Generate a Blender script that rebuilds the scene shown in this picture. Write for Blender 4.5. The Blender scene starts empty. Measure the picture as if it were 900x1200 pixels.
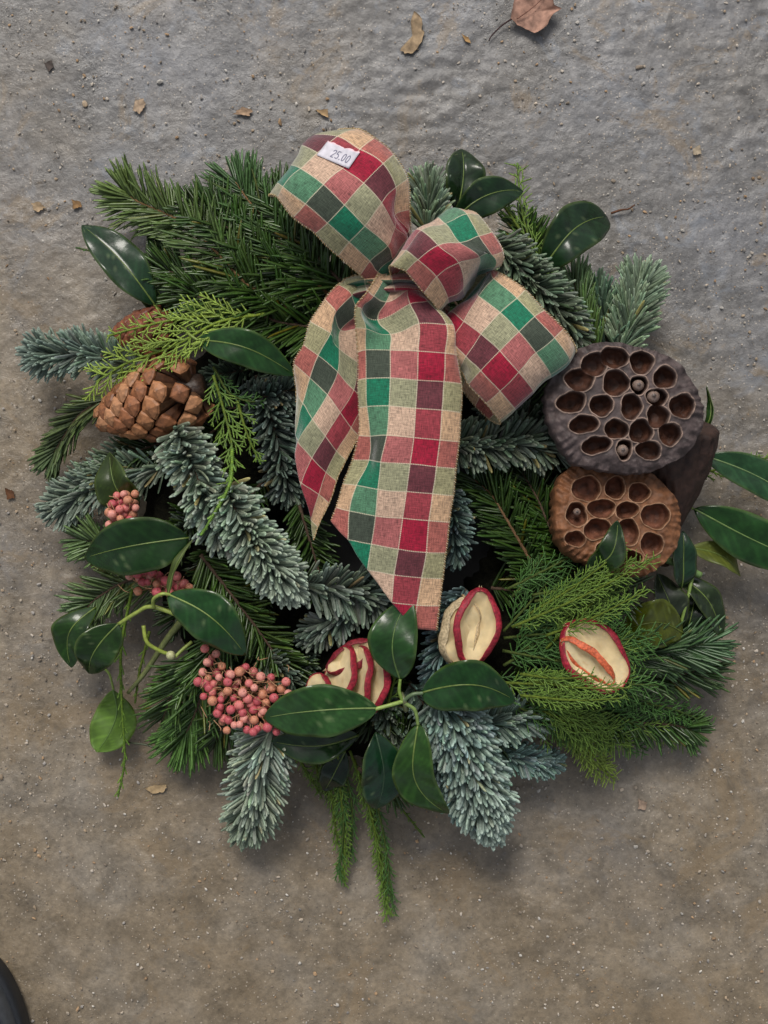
import bpy, math, random
import numpy as np
from mathutils import Vector, Matrix
from mathutils.bvhtree import BVHTree

random.seed(7)
rng = np.random.default_rng(7)
scene = bpy.context.scene
COL = scene.collection

# ------------------------------------------------------------------ camera, world, sun, exposure
CAM_H, REF_Z, MPP = 0.95, 0.06, 0.0005          # camera height, height at which one photo pixel is 0.5 mm
cam_data = bpy.data.cameras.new('camera')
cam_data.sensor_fit = 'VERTICAL'
cam_data.angle = 2 * math.atan(600 * MPP / (CAM_H - REF_Z))
cam_data.clip_start, cam_data.clip_end = 0.01, 60
cam = bpy.data.objects.new('camera', cam_data)
cam.location = (0, 0, CAM_H)
COL.objects.link(cam)
scene.camera = cam

SUN_EL, SUN_AZ = 52, 12                           # daylight from above the top edge of the picture, a little to the left
world = bpy.data.worlds.new('World')
scene.world = world
world.use_nodes = True
wn = world.node_tree
wn.nodes.clear()
w_out = wn.nodes.new('ShaderNodeOutputWorld')
w_bg = wn.nodes.new('ShaderNodeBackground')
w_hs = wn.nodes.new('ShaderNodeHueSaturation')
w_sky = wn.nodes.new('ShaderNodeTexSky')
w_sky.sky_type = 'NISHITA'
w_sky.sun_disc = False
w_sky.sun_elevation = math.radians(SUN_EL)
w_sky.sun_rotation = math.radians(-SUN_AZ)
w_sky.dust_density = 3.0
w_sky.air_density = 1.2
w_hs.inputs['Saturation'].default_value = 0.34
w_bg.inputs['Strength'].default_value = 0.085
wn.links.new(w_sky.outputs[0], w_hs.inputs['Color'])
wn.links.new(w_hs.outputs[0], w_bg.inputs['Color'])
wn.links.new(w_bg.outputs[0], w_out.inputs[0])

sun_data = bpy.data.lights.new('sun', 'SUN')
sun_data.energy = 1.5
sun_data.angle = math.radians(19)
sun_data.color = (1.0, 0.95, 0.88)
sun = bpy.data.objects.new('sun', sun_data)
e, a = math.radians(SUN_EL), math.radians(SUN_AZ)
sdir = Vector((-math.sin(a) * math.cos(e), math.cos(a) * math.cos(e), math.sin(e)))
sun.rotation_euler = sdir.to_track_quat('Z', 'Y').to_euler()
COL.objects.link(sun)

scene.view_settings.view_transform = 'Standard'
scene.view_settings.look = 'None'
scene.view_settings.gamma = 1.0
scene.view_settings.use_curve_mapping = False
scene.view_settings.exposure = 0.5

# ------------------------------------------------------------------ helpers
def P(px, py, z):
    """a point of the place at height z (metres) that stands px, py in the 900 x 1200 survey of the photograph"""
    k = MPP * (CAM_H - z) / (CAM_H - REF_Z)
    return np.array([(px - 450) * k, (600 - py) * k, z])

def PP(pts):
    """pixel list with heights in mm -> world points"""
    return np.array([P(p[0], p[1], p[2] * 0.001) for p in pts])

def smooth_path(pts, n):
    """Catmull-Rom through rows of pts, n samples, evenly in index"""
    pts = np.asarray(pts, float)
    m = len(pts)
    x = np.linspace(0, m - 1, n)
    return cr_eval(pts, x)

def cr_eval(pts, x):
    pts = np.asarray(pts, float)
    m = len(pts)
    ext = np.concatenate([[2 * pts[0] - pts[1]], pts, [2 * pts[-1] - pts[-2]]])
    i = np.clip(np.floor(x).astype(int), 0, m - 2)
    t = (x - i).reshape((-1,) + (1,) * (pts.ndim - 1))
    p0, p1, p2, p3 = ext[i], ext[i + 1], ext[i + 2], ext[i + 3]
    return 0.5 * ((2 * p1) + (-p0 + p2) * t + (2 * p0 - 5 * p1 + 4 * p2 - p3) * t ** 2 + (-p0 + 3 * p1 - 3 * p2 + p3) * t ** 3)

def norm(v):
    v = np.asarray(v, float)
    return v / np.maximum(np.linalg.norm(v, axis=-1, keepdims=True), 1e-12)

ORG = {}
def link(o, parent, origin):
    COL.objects.link(o)
    ORG[o.name] = np.asarray(origin, float)
    if parent is not None:
        o.parent = parent
        o.location = Vector(ORG[o.name] - ORG[parent.name])
    else:
        o.location = Vector(origin)
    return o

def empty(name, origin, parent=None):
    o = bpy.data.objects.new(name, None)
    o.empty_display_size = 0.01
    return link(o, parent, origin)

def tag(o, label=None, cat=None, group=None, kind=None):
    if label: o['label'] = label
    if cat: o['category'] = cat
    if group: o['group'] = group
    if kind: o['kind'] = kind
    return o

def make_mesh(name, V, quads=None, tris=None, mats=(), idx=None, col=None, uv=None, smooth=True):
    me = bpy.data.meshes.new(name)
    V = np.asarray(V, np.float32)
    q = np.zeros((0, 4), np.int32) if quads is None or len(quads) == 0 else np.asarray(quads, np.int32)
    t = np.zeros((0, 3), np.int32) if tris is None or len(tris) == 0 else np.asarray(tris, np.int32)
    loops = np.concatenate([q.ravel(), t.ravel()])
    starts = np.concatenate([np.arange(len(q)) * 4, len(q) * 4 + np.arange(len(t)) * 3]).astype(np.int32)
    me.vertices.add(len(V)); me.vertices.foreach_set('co', V.ravel())
    me.loops.add(len(loops)); me.loops.foreach_set('vertex_index', loops)
    me.polygons.add(len(starts)); me.polygons.foreach_set('loop_start', starts)
    me.polygons.foreach_set('use_smooth', np.full(len(starts), smooth))
    for m in mats: me.materials.append(m)
    if idx is not None: me.polygons.foreach_set('material_index', np.asarray(idx, np.int32))
    me.update(calc_edges=True)
    me.validate()
    if col is not None:
        c = np.ones((len(V), 4), np.float32); c[:, :3] = col
        at = me.color_attributes.new('Col', 'FLOAT_COLOR', 'POINT'); at.data.foreach_set('color', c.ravel())
    if uv is not None:
        at = me.attributes.new('Cloth', 'FLOAT_VECTOR', 'POINT')
        w = np.zeros((len(V), 3), np.float32); w[:, :uv.shape[1]] = uv
        at.data.foreach_set('vector', w.ravel())
    return me

def mobj(name, V, quads=None, tris=None, mats=(), parent=None, origin=None, **kw):
    V = np.asarray(V, float)
    if origin is None:
        origin = V.mean(axis=0)
    me = make_mesh(name, V - origin, quads, tris, mats, **kw)
    return link(bpy.data.objects.new(name, me), parent, origin)

class Bag:
    """collects pieces of geometry that become ONE mesh"""
    def __init__(s): s.V, s.Q, s.T, s.C, s.IQ, s.IT, s.n = [], [], [], [], [], [], 0
    def add(s, V, Q=None, T=None, col=(1, 1, 1), mi=0):
        V = np.asarray(V, float)
        s.V.append(V)
        if Q is not None and len(Q): s.Q.append(np.asarray(Q) + s.n); s.IQ.append(np.full(len(Q), mi))
        if T is not None and len(T): s.T.append(np.asarray(T) + s.n); s.IT.append(np.full(len(T), mi))
        c = np.asarray(col, float)
        s.C.append(np.broadcast_to(c, (len(V), 3)) if c.ndim == 1 else c)
        s.n += len(V)
    def build(s, name, mats, parent=None, origin=None, smooth=True):
        Q = np.concatenate(s.Q) if s.Q else None
        T = np.concatenate(s.T) if s.T else None
        idx = np.concatenate(s.IQ + s.IT)
        return mobj(name, np.concatenate(s.V), Q, T, mats, parent, origin, idx=idx, col=np.concatenate(s.C), smooth=smooth)

def grid_faces(nr, nc, off=0, flip=False, wrap=False):
    r = np.arange(nr - 1)[:, None]; c = np.arange(nc if wrap else nc - 1)[None, :]
    c2 = (c + 1) % nc
    a = r * nc + c; b = r * nc + c2; d = (r + 1) * nc + c; e_ = (r + 1) * nc + c2
    q = np.stack([a, b, e_, d], -1).reshape(-1, 4) + off
    return q[:, ::-1] if flip else q

def tube(pts, rad, sides=6, cap=True):
    """tapered tube along pts -> V, Q, T"""
    pts = np.asarray(pts, float); n = len(pts)
    rad = np.broadcast_to(np.asarray(rad, float), (n,))
    d = norm(np.gradient(pts, axis=0))
    ref = np.array([0, 0, 1.0]) if abs(d[0][2]) < 0.9 else np.array([1.0, 0, 0])
    x = norm(np.cross(ref, d)); x[np.isnan(x)] = 1
    y = np.cross(d, x)
    th = np.linspace(0, 2 * np.pi, sides, endpoint=False)
    V = pts[:, None] + rad[:, None, None] * (np.cos(th)[None, :, None] * x[:, None] + np.sin(th)[None, :, None] * y[:, None])
    V = V.reshape(-1, 3)
    Q = grid_faces(n, sides, wrap=True)
    T = []
    if cap:
        V = np.concatenate([V, pts[:1], pts[-1:]])
        for k in range(sides):
            T.append([n * sides, (k + 1) % sides, k]); T.append([n * sides + 1, (n - 1) * sides + k, (n - 1) * sides + (k + 1) % sides])
    return V, Q, T

def grid_normals(G):
    du = np.gradient(G, axis=1); dv = np.gradient(G, axis=0)
    return norm(np.cross(du, dv))

def shell(G, thick):
    """closed thin shell round a grid of points (rows, cols, 3): the sheet given is its upper side"""
    nr, nc, _ = G.shape
    N = grid_normals(G)
    B = G - N * thick
    V = np.concatenate([G.reshape(-1, 3), B.reshape(-1, 3)])
    n = nr * nc
    top = grid_faces(nr, nc); bot = grid_faces(nr, nc, n, True)
    ring = list(range(nc)) + [r * nc + nc - 1 for r in range(1, nr)] + [(nr - 1) * nc + c for c in range(nc - 2, -1, -1)] + [r * nc for r in range(nr - 2, 0, -1)]
    ring = np.array(ring); nx = np.roll(ring, -1)
    side = np.stack([nx, ring, ring + n, nx + n], -1)
    return V, np.concatenate([top, bot, side]), len(top)

def vnoise(x, y, seed):
    r = np.random.default_rng(seed).random((256, 256))
    xi, yi = np.floor(x).astype(int), np.floor(y).astype(int)
    fx, fy = x - xi, y - yi
    fx = fx * fx * (3 - 2 * fx); fy = fy * fy * (3 - 2 * fy)
    g = lambda a_, b_: r[a_ % 256, b_ % 256]
    return (g(xi, yi) * (1 - fx) + g(xi + 1, yi) * fx) * (1 - fy) + (g(xi, yi + 1) * (1 - fx) + g(xi + 1, yi + 1) * fx) * fy - 0.5

def fbm(x, y, f, seed, octs=4):
    s, amp = 0, 1
    for k in range(octs):
        s = s + amp * vnoise(x * f + 17.3 * k, y * f + 9.1 * k, seed + k); f *= 2.07; amp *= 0.5
    return s

# ------------------------------------------------------------------ materials
def new_mat(name):
    m = bpy.data.materials.new(name); m.use_nodes = True
    nt = m.node_tree; b = nt.nodes['Principled BSDF']
    return m, nt, b

def N(nt, t, **kw):
    n = nt.nodes.new('ShaderNode' + t)
    for k, v in kw.items():
        if k.startswith('i_'): n.inputs[k[2:].replace('_', ' ')].default_value = v
        else: setattr(n, k, v)
    return n

def plant_mat(name, rough=0.45, spec=0.5, noise=350, amt=0.35, bump=0.0, coat=0.0, sss=0.0, rvar=0.1, transl=0.0, streak=None):
    """colour from the Col attribute, broken up by noise"""
    m, nt, b = new_mat(name); L = nt.links.new
    at = N(nt, 'Attribute', attribute_name='Col')
    tc = N(nt, 'TexCoord')
    nz = N(nt, 'TexNoise'); nz.inputs['Scale'].default_value = noise; nz.inputs['Detail'].default_value = 4
    if streak:
        mp = N(nt, 'Mapping'); mp.inputs['Scale'].default_value = streak
        L(tc.outputs['Object'], mp.inputs['Vector']); L(mp.outputs[0], nz.inputs['Vector'])
    else:
        L(tc.outputs['Object'], nz.inputs['Vector'])
    mr = N(nt, 'MapRange'); mr.inputs['From Min'].default_value = 0.3; mr.inputs['From Max'].default_value = 0.7
    mr.inputs['To Min'].default_value = 1 - amt; mr.inputs['To Max'].default_value = 1 + amt
    L(nz.outputs['Fac'], mr.inputs['Value'])
    mx = N(nt, 'VectorMath', operation='MULTIPLY')
    L(at.outputs['Color'], mx.inputs[0]); L(mr.outputs[0], mx.inputs[1])
    L(mx.outputs[0], b.inputs['Base Color'])
    r2 = N(nt, 'MapRange'); r2.inputs['To Min'].default_value = max(rough - rvar, 0.03); r2.inputs['To Max'].default_value = rough + rvar
    L(nz.outputs['Fac'], r2.inputs['Value']); L(r2.outputs[0], b.inputs['Roughness'])
    b.inputs['Specular IOR Level'].default_value = spec
    b.inputs['Coat Weight'].default_value = coat; b.inputs['Coat Roughness'].default_value = 0.12
    if bump:
        bp = N(nt, 'Bump'); bp.inputs['Strength'].default_value = 1; bp.inputs['Distance'].default_value = bump
        L(nz.outputs['Fac'], bp.inputs['Height']); L(bp.outputs[0], b.inputs['Normal'])
    if sss:
        b.inputs['Subsurface Weight'].default_value = sss; b.inputs['Subsurface Radius'].default_value = (0.003, 0.002, 0.001); b.inputs['Subsurface Scale'].default_value = 1
    return m

M_NEEDLE = plant_mat('waxy_needle', 0.5, 0.45, 500, 0.25)
M_GLOSSN = plant_mat('glossy_needle', 0.33, 0.5, 400, 0.3)
M_CYP = plant_mat('cypress_scale', 0.55, 0.35, 700, 0.3, bump=0.0001)
M_TWIG = plant_mat('twig_bark', 0.8, 0.2, 900, 0.4, bump=0.0002)
M_LEAF = plant_mat('glossy_leaf', 0.2, 0.33, 140, 0.35, bump=0.00022, rvar=0.09)
M_UNDER = plant_mat('leaf_underside', 0.45, 0.4, 140, 0.2, bump=0.0001)
M_STEM = plant_mat('green_stem', 0.4, 0.4, 400, 0.25)
M_POD = plant_mat('pod_skin', 0.62, 0.35, 260, 0.4, bump=0.0006)
M_CONE = plant_mat('cone_scale', 0.5, 0.4, 420, 0.45, bump=0.0004)
M_BERRY = plant_mat('berry_skin', 0.42, 0.45, 600, 0.3, bump=0.00012, sss=0.15)
M_FLESH = plant_mat('dried_apple_flesh', 0.7, 0.25, 160, 0.13, bump=0.0004, sss=0.2)
M_PEEL = plant_mat('apple_peel', 0.55, 0.35, 700, 0.45, bump=0.0004)
M_MOSS = plant_mat('dark_moss', 0.95, 0.1, 300, 0.6, bump=0.002)
M_DRY = plant_mat('dry_leaf', 0.75, 0.25, 250, 0.4, bump=0.0004)
M_GRIT = plant_mat('grit_stone', 0.6, 0.4, 800, 0.3)
M_PLAIN = plant_mat('plain_dull', 0.6, 0.4, 300, 0.15, bump=0.0002)
M_THREAD = plant_mat('stitch_thread', 0.5, 0.5, 900, 0.3)
M_INK = plant_mat('ink', 0.6, 0.2, 900, 0.1)

def ribbon_mat():
    m, nt, b = new_mat('plaid_cloth'); L = nt.links.new
    at = N(nt, 'Attribute', attribute_name='Cloth')
    sp = N(nt, 'SeparateXYZ'); L(at.outputs['Vector'], sp.inputs[0])
    U, Vv = sp.outputs['X'], sp.outputs['Y']
    def math_(op, a_, b_=None, clamp=False):
        n = N(nt, 'Math', operation=op); n.use_clamp = clamp
        for k, v in enumerate((a_, b_)):
            if v is None: continue
            if isinstance(v, (int, float)): n.inputs[k].default_value = v
            else: L(v, n.inputs[k])
        return n.outputs[0]
    # rows of the weft: tan, red, green, one unit each
    fr = math_('FRACT', math_('MULTIPLY', Vv, 1 / 3))
    cols = {  # colour of each crossing: warp column -> (tan weft, red weft, green weft)
        'E': ((.50, .32, .19), (.34, .10, .08), (.28, .26, .14)),
        'G': ((.075, .19, .105), (.045, .058, .040), (.003, .135, .068)),
        'T': ((.49, .335, .24), (.345, .105, .10), (.26, .255, .155)),
        'R': ((.27, .036, .048), (.29, .005, .028), (.115, .026, .034))}
    def ramp(c):
        r = N(nt, 'ValToRGB'); r.color_ramp.interpolation = 'CONSTANT'
        el = r.color_ramp.elements
        el[0].position = 0; el[0].color = (*c[0], 1); el[1].position = 1 / 3; el[1].color = (*c[1], 1)
        e3 = el.new(2 / 3); e3.color = (*c[2], 1)
        L(fr, r.inputs[0]); return r.outputs[0]
    R_ = {k: ramp(v) for k, v in cols.items()}
    cur = R_['E']
    for edge, key in ((.6, 'G'), (1.5, 'T'), (2.5, 'R'), (3.4, 'E')):
        mx = N(nt, 'Mix', data_type='RGBA'); L(math_('GREATER_THAN', U, edge), mx.inputs[0])
        L(cur, mx.inputs[6]); L(R_[key], mx.inputs[7]); cur = mx.outputs[2]
    # pale threads between the squares, dashed
    def line(coord, at_, w):
        return math_('LESS_THAN', math_('ABSOLUTE', math_('SUBTRACT', coord, at_)), w)
    lines = None
    for uu in (.6, 1.5, 2.5, 3.4):
        l = line(U, uu, .018); lines = l if lines is None else math_('MAXIMUM', lines, l)
    dash_v = math_('LESS_THAN', math_('FRACT', math_('MULTIPLY', Vv, 17)), .72)
    lines = math_('MULTIPLY', lines, dash_v)
    dash_u = math_('LESS_THAN', math_('FRACT', math_('MULTIPLY', U, 17)), .72)
    lv = math_('MULTIPLY', line(math_('FRACT', math_('ADD', Vv, .5)), .5, .018), dash_u)
    lines = math_('MULTIPLY', math_('MAXIMUM', lines, lv), .8)
    # weave: threads along and across, uneven
    wv = N(nt, 'CombineXYZ'); L(math_('MULTIPLY', U, 34.0), wv.inputs[0]); L(math_('MULTIPLY', Vv, 4.0), wv.inputs[1])
    n1 = N(nt, 'TexNoise'); n1.inputs['Scale'].default_value = 1; n1.inputs['Detail'].default_value = 1; L(wv.outputs[0], n1.inputs['Vector'])
    wh = N(nt, 'CombineXYZ'); L(math_('MULTIPLY', U, 4.0), wh.inputs[0]); L(math_('MULTIPLY', Vv, 34.0), wh.inputs[1])
    n2 = N(nt, 'TexNoise'); n2.inputs['Scale'].default_value = 1; n2.inputs['Detail'].default_value = 1; L(wh.outputs[0], n2.inputs['Vector'])
    s = math_('ADD', n1.outputs['Fac'], n2.outputs['Fac'])
    twill = math_('SINE', math_('MULTIPLY', math_('ADD', U, Vv), 95.0))
    s2 = math_('ADD', s, math_('MULTIPLY', twill, .07))
    mr = N(nt, 'MapRange'); mr.inputs['From Min'].default_value = .6; mr.inputs['From Max'].default_value = 1.4
    mr.inputs['To Min'].default_value = .40; mr.inputs['To Max'].default_value = 1.62; L(s2, mr.inputs['Value'])
    mul = N(nt, 'VectorMath', operation='MULTIPLY'); L(cur, mul.inputs[0]); L(mr.outputs[0], mul.inputs[1])
    mx = N(nt, 'Mix', data_type='RGBA'); L(lines, mx.inputs[0]); L(mul.outputs[0], mx.inputs[6]); mx.inputs[7].default_value = (.66, .58, .42, 1)
    L(mx.outputs[2], b.inputs['Base Color'])
    b.inputs['Roughness'].default_value = .72
    b.inputs['Sheen Weight'].default_value = .6; b.inputs['Sheen Roughness'].default_value = .4
    b.inputs['Specular IOR Level'].default_value = .3
    bp = N(nt, 'Bump'); bp.inputs['Distance'].default_value = .00025; bp.inputs['Strength'].default_value = .8
    L(math_('ADD', s2, math_('MULTIPLY', lines, .4)), bp.inputs['Height']); L(bp.outputs[0], b.inputs['Normal'])
    return m
M_RIBBON = ribbon_mat()

def ground_mat():
    m, nt, b = new_mat('worn_concrete'); L = nt.links.new
    tc = N(nt, 'TexCoord'); O = tc.outputs['Object']
    def noise(scale, detail=5, rough=.55, dist=0.0):
        n = N(nt, 'TexNoise'); n.inputs['Scale'].default_value = scale; n.inputs['Detail'].default_value = detail
        n.inputs['Roughness'].default_value = rough; n.inputs['Distortion'].default_value = dist; L(O, n.inputs['Vector']); return n.outputs['Fac']
    def ramp(f, stops):
        r = N(nt, 'ValToRGB'); el = r.color_ramp.elements
        el[0].position, el[0].color = stops[0][0], (*stops[0][1], 1); el[1].position, el[1].color = stops[-1][0], (*stops[-1][1], 1)
        for p_, c_ in stops[1:-1]:
            x = el.new(p_); x.color = (*c_, 1)
        L(f, r.inputs[0]); return r.outputs[0]
    def mix(f, c1, c2, kind='MIX'):
        n = N(nt, 'Mix', data_type='RGBA', blend_type=kind)
        for s_, v in ((0, f), (6, c1), (7, c2)):
            if isinstance(v, (int, float)): n.inputs[s_].default_value = v
            elif isinstance(v, tuple): n.inputs[s_].default_value = (*v, 1)
            else: L(v, n.inputs[s_])
        return n.outputs[2]
    grey = ramp(noise(9, 6), [(.3, (.122, .110, .094)), (.5, (.146, .141, .137)), (.72, (.170, .172, .184))])
    brown = ramp(noise(14, 7, .6), [(.3, (.155, .118, .074)), (.5, (.19, .152, .105)), (.72, (.215, .188, .152))])
    # brown staining over the grey slab; its lean paints sky sheen fading to lower left
    sp = N(nt, 'SeparateXYZ'); L(O, sp.inputs[0])
    def math_(op, a_, b_):
        n = N(nt, 'Math', operation=op)
        for k, v in enumerate((a_, b_)):
            if isinstance(v, (int, float)): n.inputs[k].default_value = v
            else: L(v, n.inputs[k])
        return n.outputs[0]
    lean = math_('ADD', math_('MULTIPLY', sp.outputs['Y'], -1.5), math_('MULTIPLY', sp.outputs['X'], -.7))
    f = math_('ADD', lean, math_('MULTIPLY', math_('SUBTRACT', noise(7, 6, .6, .4), .5), 1.9))
    mr = N(nt, 'MapRange'); mr.inputs['From Min'].default_value = -.38; mr.inputs['From Max'].default_value = .2; L(f, mr.inputs['Value'])
    c = mix(mr.outputs[0], grey, brown)
    # mottling at several scales
    m1 = N(nt, 'MapRange'); L(noise(45, 6, .65, .6), m1.inputs['Value']); m1.inputs['From Min'].default_value = .3; m1.inputs['From Max'].default_value = .7; m1.inputs['To Min'].default_value = .64; m1.inputs['To Max'].default_value = 1.32
    vm = N(nt, 'VectorMath', operation='MULTIPLY'); L(c, vm.inputs[0]); L(m1.outputs[0], vm.inputs[1])
    m2 = N(nt, 'MapRange'); L(noise(330, 4, .7), m2.inputs['Value']); m2.inputs['From Min'].default_value = .3; m2.inputs['From Max'].default_value = .7; m2.inputs['To Min'].default_value = .78; m2.inputs['To Max'].default_value = 1.2
    vm2 = N(nt, 'VectorMath', operation='MULTIPLY'); L(vm.outputs[0], vm2.inputs[0]); L(m2.outputs[0], vm2.inputs[1])
    c = vm2.outputs[0]
    # tan sandy stains; bluish patches put sky reflection into the colour
    blf = N(nt, 'Math', operation='SUBTRACT'); blf.inputs[0].default_value = 1.0; L(mr.outputs[0], blf.inputs[1])
    st = N(nt, 'MapRange'); L(noise(19, 6, .72, 1.0), st.inputs['Value']); st.inputs['From Min'].default_value = .55; st.inputs['From Max'].default_value = .62; st.inputs['To Max'].default_value = .5
    c = mix(st.outputs[0], c, (.205, .148, .085))
    bl = N(nt, 'MapRange'); L(noise(38, 5, .6, 1.2), bl.inputs['Value']); bl.inputs['From Min'].default_value = .56; bl.inputs['From Max'].default_value = .66; bl.inputs['To Max'].default_value = .5
    c = mix(math_('MULTIPLY', bl.outputs[0], blf.outputs[0]), c, (.20, .215, .24))
    # fine grit bound in the surface
    vo = N(nt, 'TexVoronoi'); vo.inputs['Scale'].default_value = 420; L(O, vo.inputs['Vector'])
    near = math_('LESS_THAN', vo.outputs['Distance'], .2)
    sc_ = N(nt, 'SeparateColor'); L(vo.outputs['Color'], sc_.inputs[0])
    pick = math_('GREATER_THAN', sc_.outputs[0], .68)
    c = mix(math_('MULTIPLY', math_('MULTIPLY', near, pick), .75), c, (.42, .36, .29))
    pick2 = math_('LESS_THAN', sc_.outputs[1], .12)
    c = mix(math_('MULTIPLY', math_('MULTIPLY', near, pick2), .7), c, (.06, .05, .045))
    L(c, b.inputs['Base Color'])
    rr = N(nt, 'MapRange'); L(noise(30, 5), rr.inputs['Value']); rr.inputs['From Min'].default_value = .3; rr.inputs['From Max'].default_value = .7; rr.inputs['To Min'].default_value = .2; rr.inputs['To Max'].default_value = .42
    L(rr.outputs[0], b.inputs['Roughness'])
    b.inputs['Specular IOR Level'].default_value = .5
    vb = N(nt, 'TexVoronoi', feature='SMOOTH_F1'); vb.inputs['Scale'].default_value = 330; L(O, vb.inputs['Vector'])
    h = math_('ADD', math_('MULTIPLY', noise(95, 8, .7, .25), 1.0), math_('MULTIPLY', vb.outputs['Distance'], -.16))
    bp = N(nt, 'Bump'); bp.inputs['Distance'].default_value = .0013; bp.inputs['Strength'].default_value = .85
    L(h, bp.inputs['Height']); L(bp.outputs[0], b.inputs['Normal'])
    return m
M_GROUND = ground_mat()

# ------------------------------------------------------------------ the ground
def build_ground():
    fx = np.concatenate([[-6, -3, -1.5, -.8, -.5], np.linspace(-.3, .3, 331), [.5, .8, 1.5, 3, 6]])
    fy = np.concatenate([[-6, -3, -1.5, -.8, -.55], np.linspace(-.37, .37, 411), [.55, .8, 1.5, 3, 6]])
    X, Y = np.meshgrid(fx, fy)
    Z = fbm(X, Y, 14, 11, 3) * .0012 + fbm(X, Y, 130, 21, 3) * .0003
    rough = np.clip(fbm(X, Y, 11, 41, 3) * 1.4 + .05 + X * 1.1 + Y * .5, 0, 1)
    Z += rough * np.abs(fbm(X * 1.0, Y * 1.6, 75, 31, 4)) * .0030 + fbm(X, Y, 260, 51, 2) * .0004
    edge = np.clip((.36 - np.maximum(np.abs(X) - .0, np.abs(Y) - .06)) / .05, 0, 1)
    Z = (Z - Z.mean()) * edge - .001
    V = np.stack([X, Y, Z], -1).reshape(-1, 3)
    o = mobj('ground', V, grid_faces(len(fy), len(fx)), None, [M_GROUND], origin=(0, 0, 0))
    tag(o, 'worn grey and brown concrete ground with grit and stains', kind='structure')
build_ground()

def ico(sub=1):
    import bmesh
    bm = bmesh.new(); bmesh.ops.create_icosphere(bm, subdivisions=sub, radius=1)
    V = np.array([v.co[:] for v in bm.verts]); T = np.array([[v.index for v in f.verts] for f in bm.faces]); bm.free()
    return V, T

def build_grit():
    V0, T0 = ico(1); g = Bag()
    n = 17000
    for k in range(n):
        x, y = rng.uniform(-.27, .27), rng.uniform(-.35, .35)
        s = .00026 + .0009 * rng.random() ** 5
        if rng.random() < .012: s *= 1.9
        dens = vnoise(np.array([x * 22]), np.array([y * 22]), 5)[0] + .5
        if rng.random() > .25 + dens: continue
        sc = np.array([s * rng.uniform(.8, 1.5), s * rng.uniform(.6, 1.1), s * rng.uniform(.4, .7)])
        V = V0 * (1 + rng.uniform(-.3, .3, (len(V0), 1))) * sc
        a_ = rng.uniform(0, 6.28); R = np.array([[math.cos(a_), -math.sin(a_), 0], [math.sin(a_), math.cos(a_), 0], [0, 0, 1]])
        c = np.array(random.choice([(.5, .42, .33), (.55, .48, .4), (.4, .3, .2), (.36, .33, .3), (.42, .27, .15), (.6, .56, .5), (.30, .24, .18)])) * rng.uniform(.5, .95)
        g.add(V @ R.T + [x, y, s * .2 - .0003], None, T0, c)
    o = g.build('grit', [M_GRIT], smooth=False)
    tag(o, 'fine pale grit and sand grains scattered over the concrete', kind='stuff')
build_grit()

# ------------------------------------------------------------------ needles in bulk
def needle_template(sides, prof, flat):
    th = np.linspace(0, 2 * np.pi, sides, endpoint=False) + (0 if flat else np.pi / 2)
    rows = [[(np.cos(t) * r, np.sin(t) * r, z) for t in th] for z, r in prof]
    V = np.array(rows).reshape(-1, 3)
    V = np.concatenate([V, [[0, 0, 1.0]]])
    Q = grid_faces(len(prof), sides, wrap=True)
    n = len(prof)
    T = np.array([[n * sides, (n - 1) * sides + k, (n - 1) * sides + (k + 1) % sides] for k in range(sides)])
    return V, Q, T
T_NOBLE = needle_template(6, [(0, .5), (.12, .85), (.5, 1), (.86, .95), (.96, .62)], False)
T_FLAT = needle_template(4, [(0, .45), (.15, 1), (.75, .95), (.93, .6)], True)
T_SCALE = needle_template(4, [(0, .7), (.1, 1.15), (.2, .65), (.3, 1.1), (.42, .6), (.54, 1.0), (.66, .55), (.78, .85), (.9, .45)], False)

def instance(tmpl, base, dirs, up, L, w, t, bend, colr):
    V0, Q0, T0 = tmpl
    n, k = len(base), len(V0)
    d = norm(dirs); x = norm(np.cross(up, d)); y = np.cross(d, x)
    s = V0[None]
    V = base[:, None] + x[:, None] * (s[..., 0:1] * w[:, None, None]) + y[:, None] * (s[..., 1:2] * t[:, None, None]) + d[:, None] * (s[..., 2:3] * L[:, None, None]) + y[:, None] * (s[..., 2:3] ** 2 * (bend * L)[:, None, None])
    off = (np.arange(n) * k)[:, None, None]
    Q = (Q0[None] + off).reshape(-1, 4); T = (T0[None] + off).reshape(-1, 3)
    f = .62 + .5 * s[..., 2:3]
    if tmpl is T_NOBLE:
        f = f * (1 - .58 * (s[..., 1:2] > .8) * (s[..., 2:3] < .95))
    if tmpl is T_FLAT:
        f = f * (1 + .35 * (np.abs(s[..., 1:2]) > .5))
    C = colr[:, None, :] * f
    return V.reshape(-1, 3), Q, T, np.clip(C, 0, 1).reshape(-1, 3)

wreath = empty('christmas_wreath', P(455, 600, 0))
tag(wreath, 'round evergreen wreath of fir, cypress and glossy leaves lying on the concrete', 'wreath')

PX = MPP
def frames(path):
    d = norm(np.gradient(path, axis=0))
    up = np.tile(np.array([0, 0, 1.0]), (len(path), 1))
    side = norm(np.cross(d, up)); up2 = np.cross(side, d)
    return d, side, up2

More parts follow.
